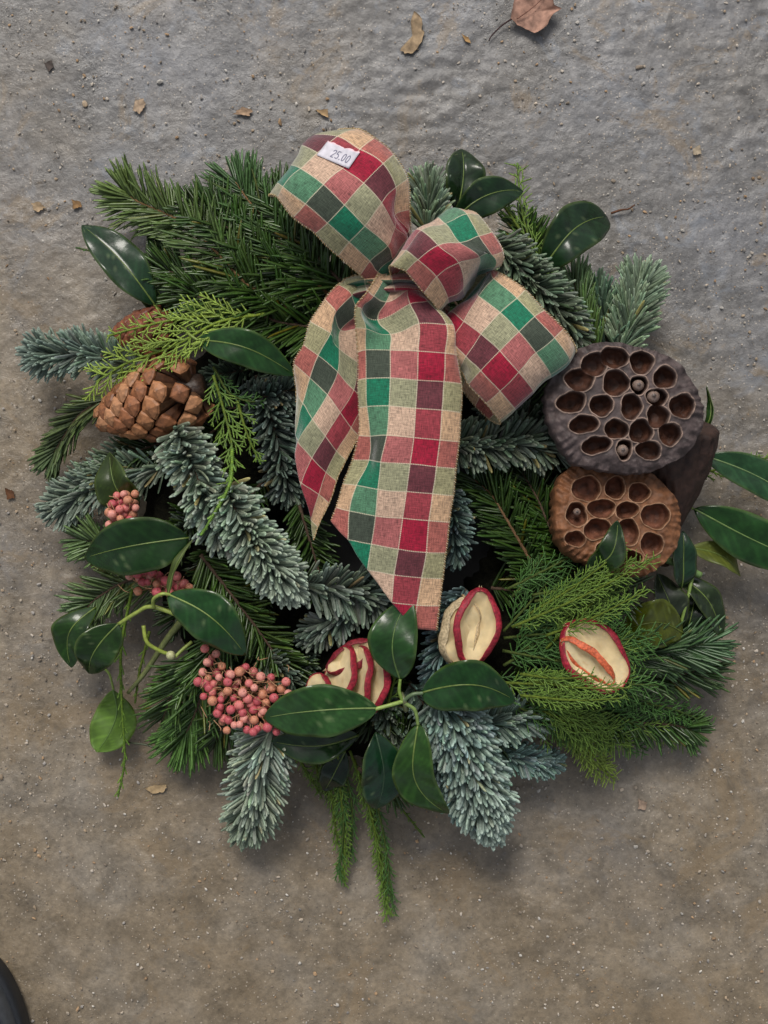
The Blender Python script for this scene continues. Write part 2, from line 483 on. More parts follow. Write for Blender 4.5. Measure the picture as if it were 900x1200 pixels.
def fir_sprig(pts, kind='noble', ln=28, dens=1.0, colr=(.2, .27, .25), colv=.22, tipc=None, spread=1.0, twig=(.07, .045, .03), label=None, w=None, bud=False, side=0.0, start=0.0, rank=False):
    """pts: [(px, py, z_mm)...] from base to tip; ln needle length in photo pixels"""
    path0 = PP(pts)
    total = np.linalg.norm(np.diff(path0, axis=0), axis=1).sum()
    if kind == 'noble': n = int(total / PX * 1.55 * dens)
    else: n = int(total / PX * 1.0 * dens)
    s = start + (1 - start) * np.sort(rng.random(n)) ** .97
    x = s * (len(pts) - 1)
    pos = cr_eval(path0, x)
    dd = norm(cr_eval(path0, np.minimum(x + .02, len(pts) - 1 + .02)) - cr_eval(path0, x - .02))
    up = np.tile([0, 0, 1.0], (n, 1)); sd = norm(np.cross(dd, up)); u2 = np.cross(sd, dd)
    tip = np.clip((s - .8) / .2, 0, 1)
    if kind == 'noble':
        phi = rng.uniform(-1, 1, n); phi = np.sign(phi) * np.abs(phi) ** .7 * np.radians(112) + np.radians(side)
        a_ = np.radians(rng.normal(62, 10, n) * spread) * (1 - .72 * tip)
        if rank:
            up_ = rng.random(n) < .28
            phi = np.where(up_, rng.normal(0, 28, n), np.where(rng.random(n) < .5, -1, 1) * np.abs(rng.normal(74, 14, n))) * np.pi / 180 + np.radians(side)
            a_ = np.radians(np.where(up_, 30, rng.normal(64, 6, n)) * spread) * (1 - .68 * tip)
        L = ln * PX * rng.uniform(.8, 1.12, n) * (1 - .25 * tip) * (.75 + .25 * np.clip(s / .1, 0, 1))
        wd = np.full(n, (w or 2.1) * 1.02 * PX) * rng.uniform(.8, 1.1, n); th = wd * .6
        bend = rng.uniform(.0, .34, n)
        tm, mat = T_NOBLE, M_NEEDLE
    else:
        sg = np.where(rng.random(n) < .5, -1, 1)
        phi = sg * np.radians(np.abs(rng.normal(74, 17, n))) + np.radians(side)
        a_ = np.radians(rng.normal(50, 8, n) * spread) * (1 - .7 * tip)
        L = ln * 1.2 * PX * rng.uniform(.7, 1.15, n) * (1 - .3 * tip)
        wd = np.full(n, (w or 1.5) * 1.3 * PX) * rng.uniform(.85, 1.1, n); th = wd * .3
        bend = rng.uniform(-.05, .2, n)
        tm, mat = T_FLAT, M_GLOSSN
    rad = np.cos(phi)[:, None] * u2 + np.sin(phi)[:, None] * sd
    dr = np.cos(a_)[:, None] * dd + np.sin(a_)[:, None] * rad + rng.normal(0, .045, (n, 3))
    upv = norm(u2 + rng.normal(0, .22, (n, 3)))
    colr = np.array(colr) * ([1.05, 1.08, .92] if kind == 'noble' else [1.2, .95, .62])
    c = np.array(colr)[None] * (1 + rng.normal(0, colv, (n, 1))) * (1 + rng.normal(0, .06, (n, 3)))
    old = rng.random(n) < .025
    c[old] = c[old] * [1.1, .8, .5] + [.05, .025, 0]
    if tipc is not None:
        c = c * (1 - (s ** 1.6)[:, None]) + np.array(tipc)[None] * (1 + rng.normal(0, colv, (n, 1))) * (s ** 1.6)[:, None]
    name = 'noble_fir_sprig' if kind == 'noble' else 'dark_fir_sprig'
    root = empty(name, path0[0], wreath)
    root['label'] = label or ('sprig of blue-grey noble fir with blunt upswept needles' if kind == 'noble' else 'sprig of dark green fir with long flat needles')
    keep = pos + norm(dr) * L[:, None]
    bendL = np.where(keep[:, 2] < .002, .3, bend)
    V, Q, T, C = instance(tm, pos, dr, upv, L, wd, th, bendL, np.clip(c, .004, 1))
    V[:, 2] = np.maximum(V[:, 2], .0008 + .0012 * rng.random(len(V)) * 0)
    o = mobj('needles', V, Q, T, [mat], root, origin=path0[0], col=C); o['kind'] = 'stuff'
    tp = cr_eval(path0, np.linspace(0, len(pts) - 1, 24))
    tv, tq, tt = tube(tp, np.linspace(2.6, 1.0, 24) * PX, 6)
    mobj('twig', tv, tq, tt, [M_TWIG], root, col=np.tile(twig, (len(tv), 1)))
    if bud:
        V0, T0 = ico(2); b_ = Bag()
        for k in range(5):
            an = k * 1.26
            b_.add(V0 * [.0013, .0013, .0018] + tp[-1] + [math.cos(an) * .0012, math.sin(an) * .0012, .0025], None, T0, (.30, .16, .15))
        b_.build('bud', [M_TWIG], root)
    return root

def cypress(pts, ln=40, step=7.0,  colr=(.07, .16, .03), tipc=(.14, .24, .04), thick=1.15, lvl=2, planar=.25, label=None, ang=36, taper=1.0, sub=1.0, wide=1.0):
    """flat lacy spray of scale-leaved twigs"""
    path0 = PP(pts); thick = thick * 1.3
    m = 60
    path = cr_eval(path0, np.linspace(0, len(pts) - 1, m))
    seg = np.linalg.norm(np.diff(path, axis=0), axis=1); cum = np.concatenate([[0], np.cumsum(seg)]); tot = cum[-1]
    def at(s):
        return np.array([np.interp(s, cum, path[:, k]) for k in range(3)])
    B, D, LL, W, UP, C = [], [], [], [], [], []
    cb, ct = np.array(colr), np.array(tipc)
    def emit(p, q, w_, f):
        B.append(p); D.append(q - p); LL.append(np.linalg.norm(q - p)); W.append(w_); UP.append([rng.normal(0, .3), rng.normal(0, .3), 1])
        C.append((cb * (1 - f) + ct * f) * rng.uniform(.8, 1.25))
    def chain(p, d, L, w_, f0, f1, curve):
        """twig as short scaly joints; returns its points"""
        k = max(1, int(round(L / (9 * PX)))); pts_ = [p]; q = p
        for j in range(k):
            d = norm(d + curve + rng.normal(0, .05, 3)); nq = q + d * (L / k); nq[2] = max(nq[2], .0012)
            emit(q, q + (nq - q) * 1.12, w_ * (1 - .35 * (j + 1) / k), f0 + (f1 - f0) * (j + 1) / k); q = nq; pts_.append(q)
        return pts_
    # main axis
    k = max(3, int(tot / (9 * PX)))
    for j in range(k):
        emit(at(tot * j / k), at(tot * (j + 1.1) / k), thick * PX * (1.25 - .4 * j / k), .25 * j / k)
    s = .06 * tot; sg = 1
    while s < tot * .99:
        p = at(s); d = norm(at(min(s + .003, tot)) - at(max(s - .003, 0)))
        fr = s / tot
        sd = norm(np.cross(d, [0, 0, 1])); up = np.cross(sd, d)
        tilt = rng.normal(0, planar)
        sdir_ = sd * sg * math.cos(tilt) + up * math.sin(tilt)
        an = math.radians(rng.normal(ang, 5))
        d1 = d * math.cos(an) + sdir_ * math.sin(an)
        prof = (1 - fr) ** .55 * taper + (1 - taper)
        L1 = ln * PX * max(prof, .18) * rng.uniform(.75, 1.1) * (.55 + .45 * min(1, fr / .2))
        pts1 = chain(p, d1, L1, thick * PX, .2 + .3 * fr, .6 + .4 * fr, d * .07)
        if lvl >= 2:
            arr = np.array(pts1); L1t = L1; s2 = 4.5 * PX; g2 = sg
            while s2 < L1t * .92:
                fx = s2 / L1t * (len(arr) - 1); i0 = int(fx); pt = arr[i0] + (arr[min(i0 + 1, len(arr) - 1)] - arr[i0]) * (fx - i0)
                dl = norm(arr[min(i0 + 1, len(arr) - 1)] - arr[i0]); 
                perp = norm(np.cross(dl, up)) * g2
                a2 = math.radians(rng.normal(34, 5)); d2 = dl * math.cos(a2) + (perp + up * rng.normal(0, planar)) * math.sin(a2)
                L2 = min(18 * wide, ln * .42 * sub * wide) * PX * (1 - .6 * s2 / L1t) * rng.uniform(.7, 1.15)
                chain(pt, d2, max(L2, 3.5 * PX), thick * .82 * PX, .4 + .3 * fr, 1.0, dl * .05)
                g2 *= -1; s2 += 4.4 * wide * PX * rng.uniform(.8, 1.2)
        sg *= -1; s += step * PX * rng.uniform(.75, 1.2)
    B, D, LL, W, UP, C = map(np.array, (B, D, LL, W, UP, C))
    V, Q, T, CC = instance(T_SCALE, B, D, UP.astype(float), LL, W, W * .7, np.zeros(len(B)), C)
    root = empty('cypress_spray', path0[0], wreath)
    root['label'] = label or 'lacy green cypress spray'
    o = mobj('foliage', V, Q, T, [M_CYP], root, origin=path0[0], col=CC); o['kind'] = 'stuff'
    tv, tq, tt = tube(path[::3], np.linspace(1.9, .8, len(path[::3])) * PX, 5)
    mobj('stem', tv, tq, tt, [M_TWIG], root, col=np.tile(np.array(colr) * 1.1 + [.03, .0, 0], (len(tv), 1)))
    return root

# ------------------------------------------------------------------ wreath base
def build_base():
    cx, cy = 458, 600
    C0 = P(cx, cy, .06)
    nr, ns = 160, 28
    th = np.linspace(0, 2 * np.pi, nr, endpoint=False); ph = np.linspace(0, 2 * np.pi, ns, endpoint=False)
    TH, PH = np.meshgrid(th, ph, indexing='ij')
    R, r = .106, .042
    lump = 1 + .25 * vnoise(TH * 9, PH * 3, 61) + .12 * vnoise(TH * 31, PH * 9, 62)
    x = (R + r * np.cos(PH) * lump); z = .028 + .026 * np.sin(PH) * lump
    V = np.stack([C0[0] + x * np.cos(TH), C0[1] + x * np.sin(TH), np.maximum(z, .001)], -1).reshape(-1, 3)
    Q = grid_faces(nr, ns, wrap=True)
    last = np.array([[(nr - 1) * ns + c, (nr - 1) * ns + (c + 1) % ns, (c + 1) % ns, c] for c in range(ns)])
    Q = np.concatenate([Q, last])[:, ::-1]
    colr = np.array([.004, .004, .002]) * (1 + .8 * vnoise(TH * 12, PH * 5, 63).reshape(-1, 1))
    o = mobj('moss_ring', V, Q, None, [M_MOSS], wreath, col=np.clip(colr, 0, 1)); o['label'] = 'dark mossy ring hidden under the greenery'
    # black disc added inside the ring so the hole reads as deep shade
    g = Bag(); prof = [(.0, .002), (.085, .002), (.088, .006), (.09, .006), (.09, .0012), (.0, .0012)]
    a_ = np.linspace(0, 2 * np.pi, 64, endpoint=False)
    V = np.array([[(C0[0] + r_ * math.cos(t), C0[1] + r_ * math.sin(t), z_) for t in a_] for r_, z_ in prof]).reshape(-1, 3)
    o = mobj('dark_hole_disc', V, grid_faces(len(prof), 64, wrap=True)[:, ::-1], None, [M_PLAIN], wreath, col=np.tile((.004, .004, .004), (len(V), 1)))
build_base()

NOB = (.24, .285, .225); NOBL = (.27, .36, .34); NOBD = (.10, .135, .12)
DFIR = (.022, .060, .014); DFIR2 = (.045, .095, .018)

# ---- fillers: lower layer of greenery round the ring, gap shade put into darker needle colours
frng = random.Random(3)
for k in range(46):
    a_ = k / 46 * 2 * math.pi + frng.uniform(-.05, .05)
    r0 = frng.choice([150, 180, 215, 238]); L_ = frng.uniform(60, 95)
    turn = frng.uniform(.5, 1.15)
    x0, y0 = 455 + r0 * math.cos(a_), 600 - r0 * math.sin(a_) * 1.0
    ta = a_ + turn
    x1, y1 = x0 + L_ * math.cos(ta), y0 - L_ * math.sin(ta)
    if math.hypot(x1 - 455, y1 - 600) > 330: x1, y1 = (x0 + x1) / 2, (y0 + y1) / 2
    if math.hypot((x0 + x1) / 2 - 565, (y0 + y1) / 2 - 655) < 62: continue
    nb = frng.random() < .42
    fir_sprig([(x0, y0, 48), ((x0 + x1) / 2, (y0 + y1) / 2, 54), (x1, y1, 50)], 'noble' if nb else 'flat', ln=24 if nb else 30, dens=.75 if nb else 1.1,
              colr=(.05, .075, .055) if nb else (.014, .036, .010), w=1.9 if nb else 1.4)

# ---- dark flat-needled fir
def dark(pts, **kw):
    kw.setdefault('colr', DFIR); kw.setdefault('ln', 40)
    return fir_sprig(pts, 'flat', **kw)
dark([(345, 365, 78), (290, 333, 78), (258, 300, 68), (219, 263, 52), (165, 238, 36), (150, 228, 34)], ln=46, dens=1.35, tipc=(.11, .16, .045), twig=(.16, .09, .04), label='dark green fir branch with long needles, its tip turning olive')
dark([(385, 345, 84), (345, 305, 80), (318, 268, 68), (292, 236, 52), (275, 212, 44)], ln=46, dens=1.4, tipc=(.045, .10, .03), twig=(.16, .09, .04))
dark([(408, 340, 86), (372, 300, 84), (342, 258, 70), (322, 225, 56)], ln=42, dens=1.2)
dark([(400, 385, 76), (330, 378, 76), (270, 355, 72), (212, 345, 58)], ln=44, dens=1.3, colr=(.026, .070, .016))
dark([(395, 350, 80), (320, 315, 78), (268, 268, 62), (225, 240, 46)], ln=42, dens=1.2)
dark([(330, 420, 70), (280, 385, 70), (225, 330, 58), (190, 315, 50)], ln=38, dens=1.2)
dark([(270, 730, 64), (245, 790, 52), (225, 845, 36), (212, 868, 28)], ln=46, dens=1.4, colr=(.03, .085, .016), spread=.75, tipc=(.06, .13, .025))
dark([(235, 770, 56), (205, 810, 42), (190, 845, 26)], ln=38, dens=1.2, spread=.8, colr=(.03, .08, .018))
dark([(290, 800, 56), (262, 850, 42), (252, 872, 30)], ln=36, dens=1.1, spread=.7)
dark([(190, 650, 56), (140, 640, 44), (95, 632, 30)], ln=34, dens=1.25, colr=(.05, .10, .03), tipc=(.085, .14, .05))
dark([(200, 690, 54), (155, 680, 42), (115, 700, 28), (100, 715, 24)], ln=36, dens=1.4, colr=(.05, .10, .03), tipc=(.09, .15, .06))
dark([(235, 650, 66), (285, 715, 66), (325, 770, 62), (345, 800, 56)], ln=34, dens=1.3, colr=(.03, .075, .018))
dark([(350, 590, 66), (365, 640, 66), (380, 690, 64)], ln=30, dens=1.2)
dark([(640, 690, 62), (612, 640, 66), (592, 606, 66), (576, 580, 62), (556, 562, 58)], ln=38, dens=1.5, colr=(.022, .060, .016), twig=(.14, .08, .04))
dark([(680, 680, 64), (650, 630, 68), (630, 585, 66), (610, 550, 60)], ln=36, dens=1.4)
dark([(700, 700, 60), (665, 655, 62), (640, 600, 62)], ln=34, dens=1.3)
dark([(690, 790, 56), (738, 770, 52), (785, 764, 44), (835, 752, 36)], ln=46, dens=1.15, spread=.72, colr=(.025, .062, .022), tipc=(.045, .10, .04), twig=(.05, .07, .03))
dark([(700, 800, 48), (750, 792, 40), (800, 790, 32), (822, 782, 30)], ln=40, dens=1.1, spread=.7, colr=(.025, .065, .02))
dark([(660, 700, 70), (705, 690, 66), (735, 696, 60)], ln=36, dens=1.3, colr=(.035, .06, .035))
dark([(690, 830, 44), (740, 845, 34), (790, 850, 24), (812, 856, 20)], ln=30, dens=1.2, colr=(.025, .07, .018))
dark([(700, 430, 58), (685, 380, 52), (672, 330, 42)], ln=44, dens=1.4, spread=.5, colr=(.045, .10, .035), tipc=(.07, .13, .05))
dark([(640, 350, 60), (625, 300, 52), (612, 265, 44)], ln=34, dens=1.2)
dark([(130, 465, 50), (95, 485, 38), (70, 520, 24), (62, 535, 20)], ln=34, dens=1.4, spread=.55, colr=(.045, .08, .03), tipc=(.07, .11, .045))
dark([(420, 900, 50), (450, 920, 40), (470, 925, 30)], ln=28, dens=1.0)

# ---- blue-grey noble fir
def noble(pts, **kw):
    kw.setdefault('colr', NOB); kw.setdefault('ln', 28)
    return fir_sprig(pts, 'noble', **kw)
noble([(160, 430, 54), (110, 416, 48), (65, 415, 38), (45, 416, 34)], ln=34, dens=1.5, colr=(.16, .215, .19), tipc=(.20, .26, .22))
noble([(200, 545, 58), (150, 558, 48), (95, 580, 34), (68, 596, 28)], ln=36, dens=1.3, colr=(.14, .185, .155), tipc=(.19, .235, .185), rank=True)
noble([(160, 520, 46), (120, 555, 40), (85, 575, 26)], ln=30, dens=1.1, colr=(.12, .165, .12))
noble([(205, 500, 80), (222, 540, 84), (245, 590, 84), (262, 630, 80)], ln=37, dens=1.5, colr=(.22, .27, .235), w=2.6, side=-18, label='large blue-grey noble fir sprig beside the pine cone')
noble([(262, 565, 88), (285, 615, 92), (312, 655, 90), (338, 688, 84)], ln=36, dens=2.1, colr=(.24, .295, .25), tipc=(.32, .385, .30), w=2.6, bud=True, label='large blue-grey noble fir sprig beside the pine cone')
noble([(350, 684, 74), (400, 690, 76), (440, 700, 74), (462, 712, 70)], ln=40, dens=1.25, colr=(.16, .20, .175), w=2.5, side=25, twig=(.16, .09, .10), rank=True)
noble([(480, 660, 66), (440, 690, 66), (400, 720, 64), (365, 745, 60)], ln=32, dens=1.1, colr=(.13, .165, .145), w=2.3, rank=True)
noble([(320, 850, 56), (308, 885, 48), (298, 930, 36), (290, 968, 24)], ln=42, dens=1.7, colr=(.27, .32, .29), tipc=(.22, .28, .19), w=2.4, spread=1.15, label='silvery noble fir tip pointing down below the large berry cluster', rank=True)
noble([(515, 815, 72), (535, 855, 68), (556, 910, 56), (572, 962, 42)], ln=46, dens=3.4, spread=.84, colr=(.20, .275, .275), tipc=(.34, .42, .35), w=3.1, bud=True, label='pale silver-blue noble fir tip below the five-leaved sprig')
noble([(500, 850, 58), (520, 890, 54), (540, 925, 46), (552, 950, 40)], ln=34, dens=1.4, colr=(.19, .26, .27), w=2.4)
noble([(560, 850, 60), (600, 842, 58), (640, 828, 50)], ln=34, dens=1.6, colr=(.21, .285, .265), tipc=(.25, .33, .25), w=2.2, rank=True)
noble([(575, 880, 46), (615, 890, 38), (648, 893, 30)], ln=24, dens=1.6, colr=(.18, .27, .27), w=2.1, rank=True)
noble([(520, 520, 70), (560, 522, 74), (610, 518, 74), (668, 530, 70)], ln=36, dens=1.5, colr=(.13, .165, .135), w=2.3, label='grey-green noble fir sprig between the bow and the dark seed pod', rank=True)
noble([(560, 500, 64), (610, 498, 64), (655, 500, 60)], ln=30, dens=1.1, colr=(.10, .13, .105), w=2.2)
noble([(525, 570, 70), (530, 610, 72), (534, 650, 70)], ln=26, dens=1.5, colr=(.12, .17, .175), w=2.1)
noble([(545, 690, 74), (530, 725, 76), (518, 765, 74), (512, 800, 68)], ln=28, dens=1.7, colr=(.13, .19, .21), w=2.1)
noble([(500, 275, 72), (503, 245, 66), (500, 220, 56)], ln=38, dens=1.6, colr=(.15, .20, .15), w=2.0, spread=.8)
noble([(725, 420, 52), (738, 380, 46), (748, 345, 38), (752, 330, 34)], ln=40, dens=1.8, colr=(.17, .235, .165), tipc=(.22, .29, .20), w=1.9, spread=.8, label='pale grey-green noble fir tip above the dark seed pod', rank=True)
noble([(710, 420, 48), (708, 375, 42), (700, 340, 34)], ln=34, dens=1.2, colr=(.11, .18, .13), w=1.8, spread=.7)
noble([(575, 280, 76), (610, 315, 74), (645, 350, 70), (675, 395, 64)], ln=34, dens=1.5, colr=(.13, .17, .13), w=2.3)
noble([(300, 440, 62), (318, 490, 64), (330, 540, 62), (340, 580, 60)], ln=32, dens=1.3, colr=(.09, .12, .11), w=2.2)  # shaded spot, painted in with a darker needle colour
noble([(290, 470, 66), (320, 462, 66), (345, 455, 66)], ln=26, dens=1.2, colr=(.08, .11, .10), w=2.0)
noble([(300, 770, 58), (335, 790, 56), (360, 815, 52)], ln=32, dens=1.2, colr=(.09, .115, .10), w=2.2)
noble([(440, 800, 60), (455, 840, 56), (468, 872, 50)], ln=24, dens=1.3, colr=(.13, .175, .14), w=2.2)
noble([(480, 800, 66), (500, 830, 66), (510, 850, 60)], ln=24, dens=1.2, colr=(.12, .17, .15), w=2.1)

# ---- cypress
CY_Y = dict(colr=(.12, .20, .022), tipc=(.26, .36, .06)); CY_G = dict(colr=(.022, .070, .014), tipc=(.062, .15, .03)); CY_M = dict(colr=(.055, .115, .014), tipc=(.13, .22, .032))
cypress([(300, 368, 84), (250, 372, 84), (190, 382, 76), (122, 388, 64)], ln=52, step=9, thick=1.5, lab='', **CY_Y) if False else None
cypress([(310, 368, 86), (255, 378, 88), (205, 405, 84), (150, 425, 74), (112, 448, 66)], ln=64, step=9, thick=1.6, taper=.6, label='bright yellow-green cypress spray fanning left over the pine cone', **CY_Y)
cypress([(262, 370, 84), (220, 372, 82), (170, 382, 74), (125, 394, 66)], ln=34, step=9, thick=1.5, **CY_Y)
cypress([(250, 440, 82), (262, 480, 86), (272, 525, 94), (268, 565, 100)], ln=40, step=10, thick=1.5, **CY_M)
cypress([(278, 470, 84), (290, 510, 88), (306, 545, 88)], ln=26, step=8, thick=1.4, **CY_M)
cypress([(272, 525, 96), (270, 565, 100), (252, 600, 104), (235, 628, 102)], ln=16, step=12, thick=1.9, lvl=1, colr=(.12, .24, .03), tipc=(.2, .36, .07), label='bright green cypress tip lying over the blue-grey fir')
cypress([(250, 430, 74), (268, 460, 78), (290, 470, 78), (310, 470, 74)], ln=30, step=7, thick=1.3, **CY_G)
cypress([(155, 690, 60), (142, 760, 46), (143, 830, 34), (146, 890, 20), (138, 935, 10)], ln=16, step=11, thick=1.5, lvl=1, taper=.3, ang=22, colr=(.08, .17, .02), tipc=(.17, .29, .04), label='thin yellow-green cypress strand hanging past the pale leaf')
cypress([(175, 740, 52), (163, 790, 40), (158, 825, 30)], ln=16, step=10, thick=1.4, lvl=1, ang=22, **CY_M)
cypress([(395, 870, 46), (398, 920, 34), (404, 980, 18), (402, 1032, 7)], ln=26, step=6, thick=1.35, ang=17, taper=.35, **CY_M)
cypress([(370, 870, 42), (385, 910, 30), (405, 950, 16)], ln=24, step=6, thick=1.3, ang=20, **CY_M)
cypress([(410, 880, 46), (432, 940, 28), (446, 1010, 12), (455, 1072, 5)], ln=30, step=6, thick=1.35, ang=17, taper=.35, **CY_M)
cypress([(430, 900, 40), (460, 935, 24), (498, 982, 8)], ln=14, step=9, thick=1.3, lvl=1, **CY_M)
for k in range(21):
    x0, y0 = frng.uniform(585, 660), frng.uniform(690, 840)
    an = math.radians((765 - y0) * .30 + frng.uniform(-12, 12)); L_ = frng.uniform(90, 135)
    x1, y1 = x0 + L_ * math.cos(an), y0 - L_ * math.sin(an)
    if 655 < x1 and 735 < y1 < 815: zz -= 14
    zz = 78 if y0 < 790 else 60
    cypress([(x0, y0, zz), ((x0 + x1) / 2, (y0 + y1) / 2 + frng.uniform(-6, 6), zz + 2), (x1, y1, zz - (4 if y0 < 790 else 26))], ln=frng.uniform(34, 48), step=7.5, thick=1.22, ang=27, wide=1.5, **(CY_G if frng.random() < .75 else CY_M))
for (x0, y0, x1, y1) in ((600, 735, 775, 650), (620, 720, 735, 640), (640, 745, 760, 690), (660, 700, 745, 655)):
    cypress([(x0, y0, 88), ((x0 + x1) / 2, (y0 + y1) / 2 + 4, 98), (x1, y1, 102)], ln=34, step=6, thick=1.05, ang=28, **CY_M)
for (x0, y0, x1, y1) in ((620, 798, 742, 806), (610, 815, 735, 818), (610, 790, 700, 792)):
    cypress([(x0, y0, 92), ((x0 + x1) / 2, (y0 + y1) / 2 + 4, 106), (x1, y1, 104)], ln=30, step=6, thick=1.05, ang=28, **CY_M)
for (x0, y0, x1, y1, x2, y2) in ((385, 875, 402, 950, 398, 1025), (398, 880, 412, 940, 412, 1000), (380, 880, 388, 930, 396, 990), (415, 890, 436, 960, 452, 1045), (425, 890, 448, 970, 460, 1060), (372, 865, 372, 905, 388, 940), (345, 880, 360, 905, 375, 930), (360, 870, 380, 890, 400, 925)):
    cypress([(x0, y0, 42), (x1, y1, 26), (x2, y2, 9)], ln=32, step=8, thick=1.15, ang=11, taper=.4, planar=.5, sub=.7, wide=1.3, **(CY_M if frng.random() < .6 else CY_G))
for (x0, y0, x1, y1, z0, z1, L_, cc) in [
        (600, 770, 700, 690, 78, 70, 60, CY_G), (590, 740, 660, 660, 74, 68, 50, CY_G), (640, 760, 750, 655, 82, 84, 46, CY_M), (585, 800, 745, 790, 76, 78, 44, CY_M),
        (590, 780, 680, 740, 76, 76, 50, CY_G), (610, 820, 750, 850, 66, 36, 56, CY_G), (600, 830, 720, 870, 58, 30, 50, CY_M), (640, 810, 770, 825, 62, 40, 44, CY_G),
        (650, 840, 715, 905, 48, 14, 44, CY_Y), (670, 830, 760, 880, 50, 18, 44, CY_G), (700, 840, 815, 872, 44, 14, 40, CY_M), (670, 850, 722, 915, 40, 12, 40, CY_Y), (720, 820, 835, 850, 44, 18, 36, CY_G), (600, 700, 640, 640, 68, 64, 40, CY_G), (575, 790, 640, 800, 72, 70, 44, CY_G)]:
    mx_, my_ = (x0 + x1) / 2 + frng.uniform(-8, 8), (y0 + y1) / 2 + frng.uniform(-8, 8)
    cypress([(x0, y0, z0), (mx_, my_, (z0 + z1) / 2 + 3), (x1, y1, z1)], ln=L_, step=6.0, thick=1.25, **cc)
cypress([(660, 420, 66), (645, 370, 66), (630, 310, 60), (612, 250, 50), (606, 190, 40)], ln=44, step=8, thick=1.4, ang=30, **CY_M)
cypress([(610, 270, 58), (585, 235, 52), (555, 212, 46), (522, 196, 42)], ln=22, step=9, thick=1.6, **CY_M)
cypress([(700, 420, 56), (685, 370, 50), (690, 320, 40)], ln=30, step=7, thick=1.2, ang=28, **CY_G)
cypress([(640, 400, 62), (620, 330, 60), (590, 270, 54)], ln=36, step=8, thick=1.35, **CY_G)
cypress([(455, 825, 72), (465, 785, 76), (478, 745, 78), (492, 715, 76)], ln=26, step=7, thick=1.4, **CY_M)
cypress([(440, 790, 66), (450, 810, 66), (460, 840, 62)], ln=26, step=7, thick=1.3, **CY_G)
cypress([(800, 560, 34), (850, 548, 26), (905, 535, 18)], ln=26, step=8, thick=1.3, **CY_M)
cypress([(790, 545, 34), (815, 535, 28), (828, 520, 22)], ln=22, step=7, thick=1.3, **CY_M)
cypress([(130, 650, 40), (105, 610, 30), (98, 590, 24)], ln=20, step=8, thick=1.2, **CY_G)
cypress([(200, 300, 40), (130, 298, 34), (88, 290, 24)], ln=12, step=12, thick=1.2, lvl=1, **CY_G)

# ------------------------------------------------------------------ broad leaves
LG = (.013, .046, .013); LB = (.012, .045, .024)
def leaf(parent, base, tip, width, arch=8, bend=0.0, fold=.25, roll=0.0, colr=LG, rib=(.19, .27, .06), mat=None, wave=.10, under=(.09, .13, .03), skew=.62, twist=0.0, label=None, name='leaf', a1=.75, b1=.85, droop=0):
    """base, tip: (px, py, z mm); width px; arch mm; bend px sideways; roll degrees about the midrib"""
    B, T_ = PP([base])[0], PP([tip])[0]
    nt_, ns_ = 30, 13
    t = np.linspace(0, 1, nt_); s = np.linspace(-1, 1, ns_)
    d = T_ - B; L_ = np.linalg.norm(d); d /= L_
    sd = norm(np.cross(d, [0, 0, 1.0])); up = np.cross(sd, d)
    mid = B + d * (L_ * t)[:, None] + sd * (bend * PX * np.sin(np.pi * t))[:, None] + up * (arch * .001 * np.sin(np.pi * t ** .9) + .0011 * np.sin(t * 9 + base[0]) - droop * .001 * t ** 3)[:, None]
    pr = t ** a1 * (1 - t) ** b1; pr = pr / pr.max(); pr = np.maximum(pr, .0)
    pr = pr * (1 - .0 * t); pr[0] = .02; pr[-1] = .01
    w = width * PX / 2 * pr
    fold = fold * 1.35; twist = twist + random.uniform(-38, 38)
    ro = np.radians(roll + twist * (t - .5))
    S, Tt = np.meshgrid(s, t)
    lat = sd * np.cos(ro)[:, None] + up * np.sin(ro)[:, None]
    nrm = -sd * np.sin(ro)[:, None] + up * np.cos(ro)[:, None]
    ph = random.uniform(0, 6)
    h = np.abs(S) * fold - np.abs(S) ** 2.2 * fold * .45 + wave * np.abs(S) ** 1.5 * np.sin(Tt * 15 + ph + S * 1.5)
    G = mid[:, None] + lat[:, None] * (S * w[:, None])[..., None] + nrm[:, None] * (h * w[:, None])[..., None]
    width = width * .93; colr = np.array(colr) * [.66, .58, .38]; rib = np.array(rib) * .62
    V, Q, nt2 = shell(G, .00035)
    g = Bag()
    veins = .5 + .5 * np.cos((Tt * 11 - np.abs(S) * 2.2) * 2 * np.pi)
    ct = np.array(colr)[None, None] * (1 + .45 * (veins ** 8)[..., None] + .12 * vnoise(Tt * 6 + ph, S * 3, 77)[..., None])
    spots = (rng.random(ct.shape[:2]) < .012)[..., None]
    ct = ct * (1 - .0 * spots) + spots * np.array([.05, .06, .03])
    ct = ct * (1 - .25 * (np.abs(S) > .99))[..., None] + np.array([.06, .08, .02]) * (.6 * (np.abs(S) > .99))[..., None]
    C = np.concatenate([ct.reshape(-1, 3), np.tile(under, (nt_ * ns_, 1))])
    n = len(V)
    g.V.append(V); g.Q.append(Q); g.C.append(C); g.n = n
    iq = np.zeros(len(Q)); iq[nt2:] = 1; g.IQ.append(iq)
    rp = mid + nrm * (.00012 + 0 * t)[:, None]
    rv, rq, rt = tube(rp[:-2], np.linspace(1.15, .25, nt_ - 2) * PX, 6)
    g.add(rv, rq, rt, rib, 2)
    o = g.build(name, [mat or M_LEAF, M_UNDER, M_STEM], parent)
    if label: o['label'] = label
    return o

def stem(parent, pts, r0, r1, colr=(.16, .22, .04), name='stem'):
    p = smooth_path(PP(pts), 20)
    v, q, t = tube(p, np.linspace(r0, r1, 20) * PX, 8)
    return mobj(name, v, q, t, [M_STEM], parent, col=np.tile(colr, (len(v), 1)))

def sprig(px, py, z, label):
    r = empty('leafy_sprig', P(px, py, z * .001), wreath); r['label'] = label; return r

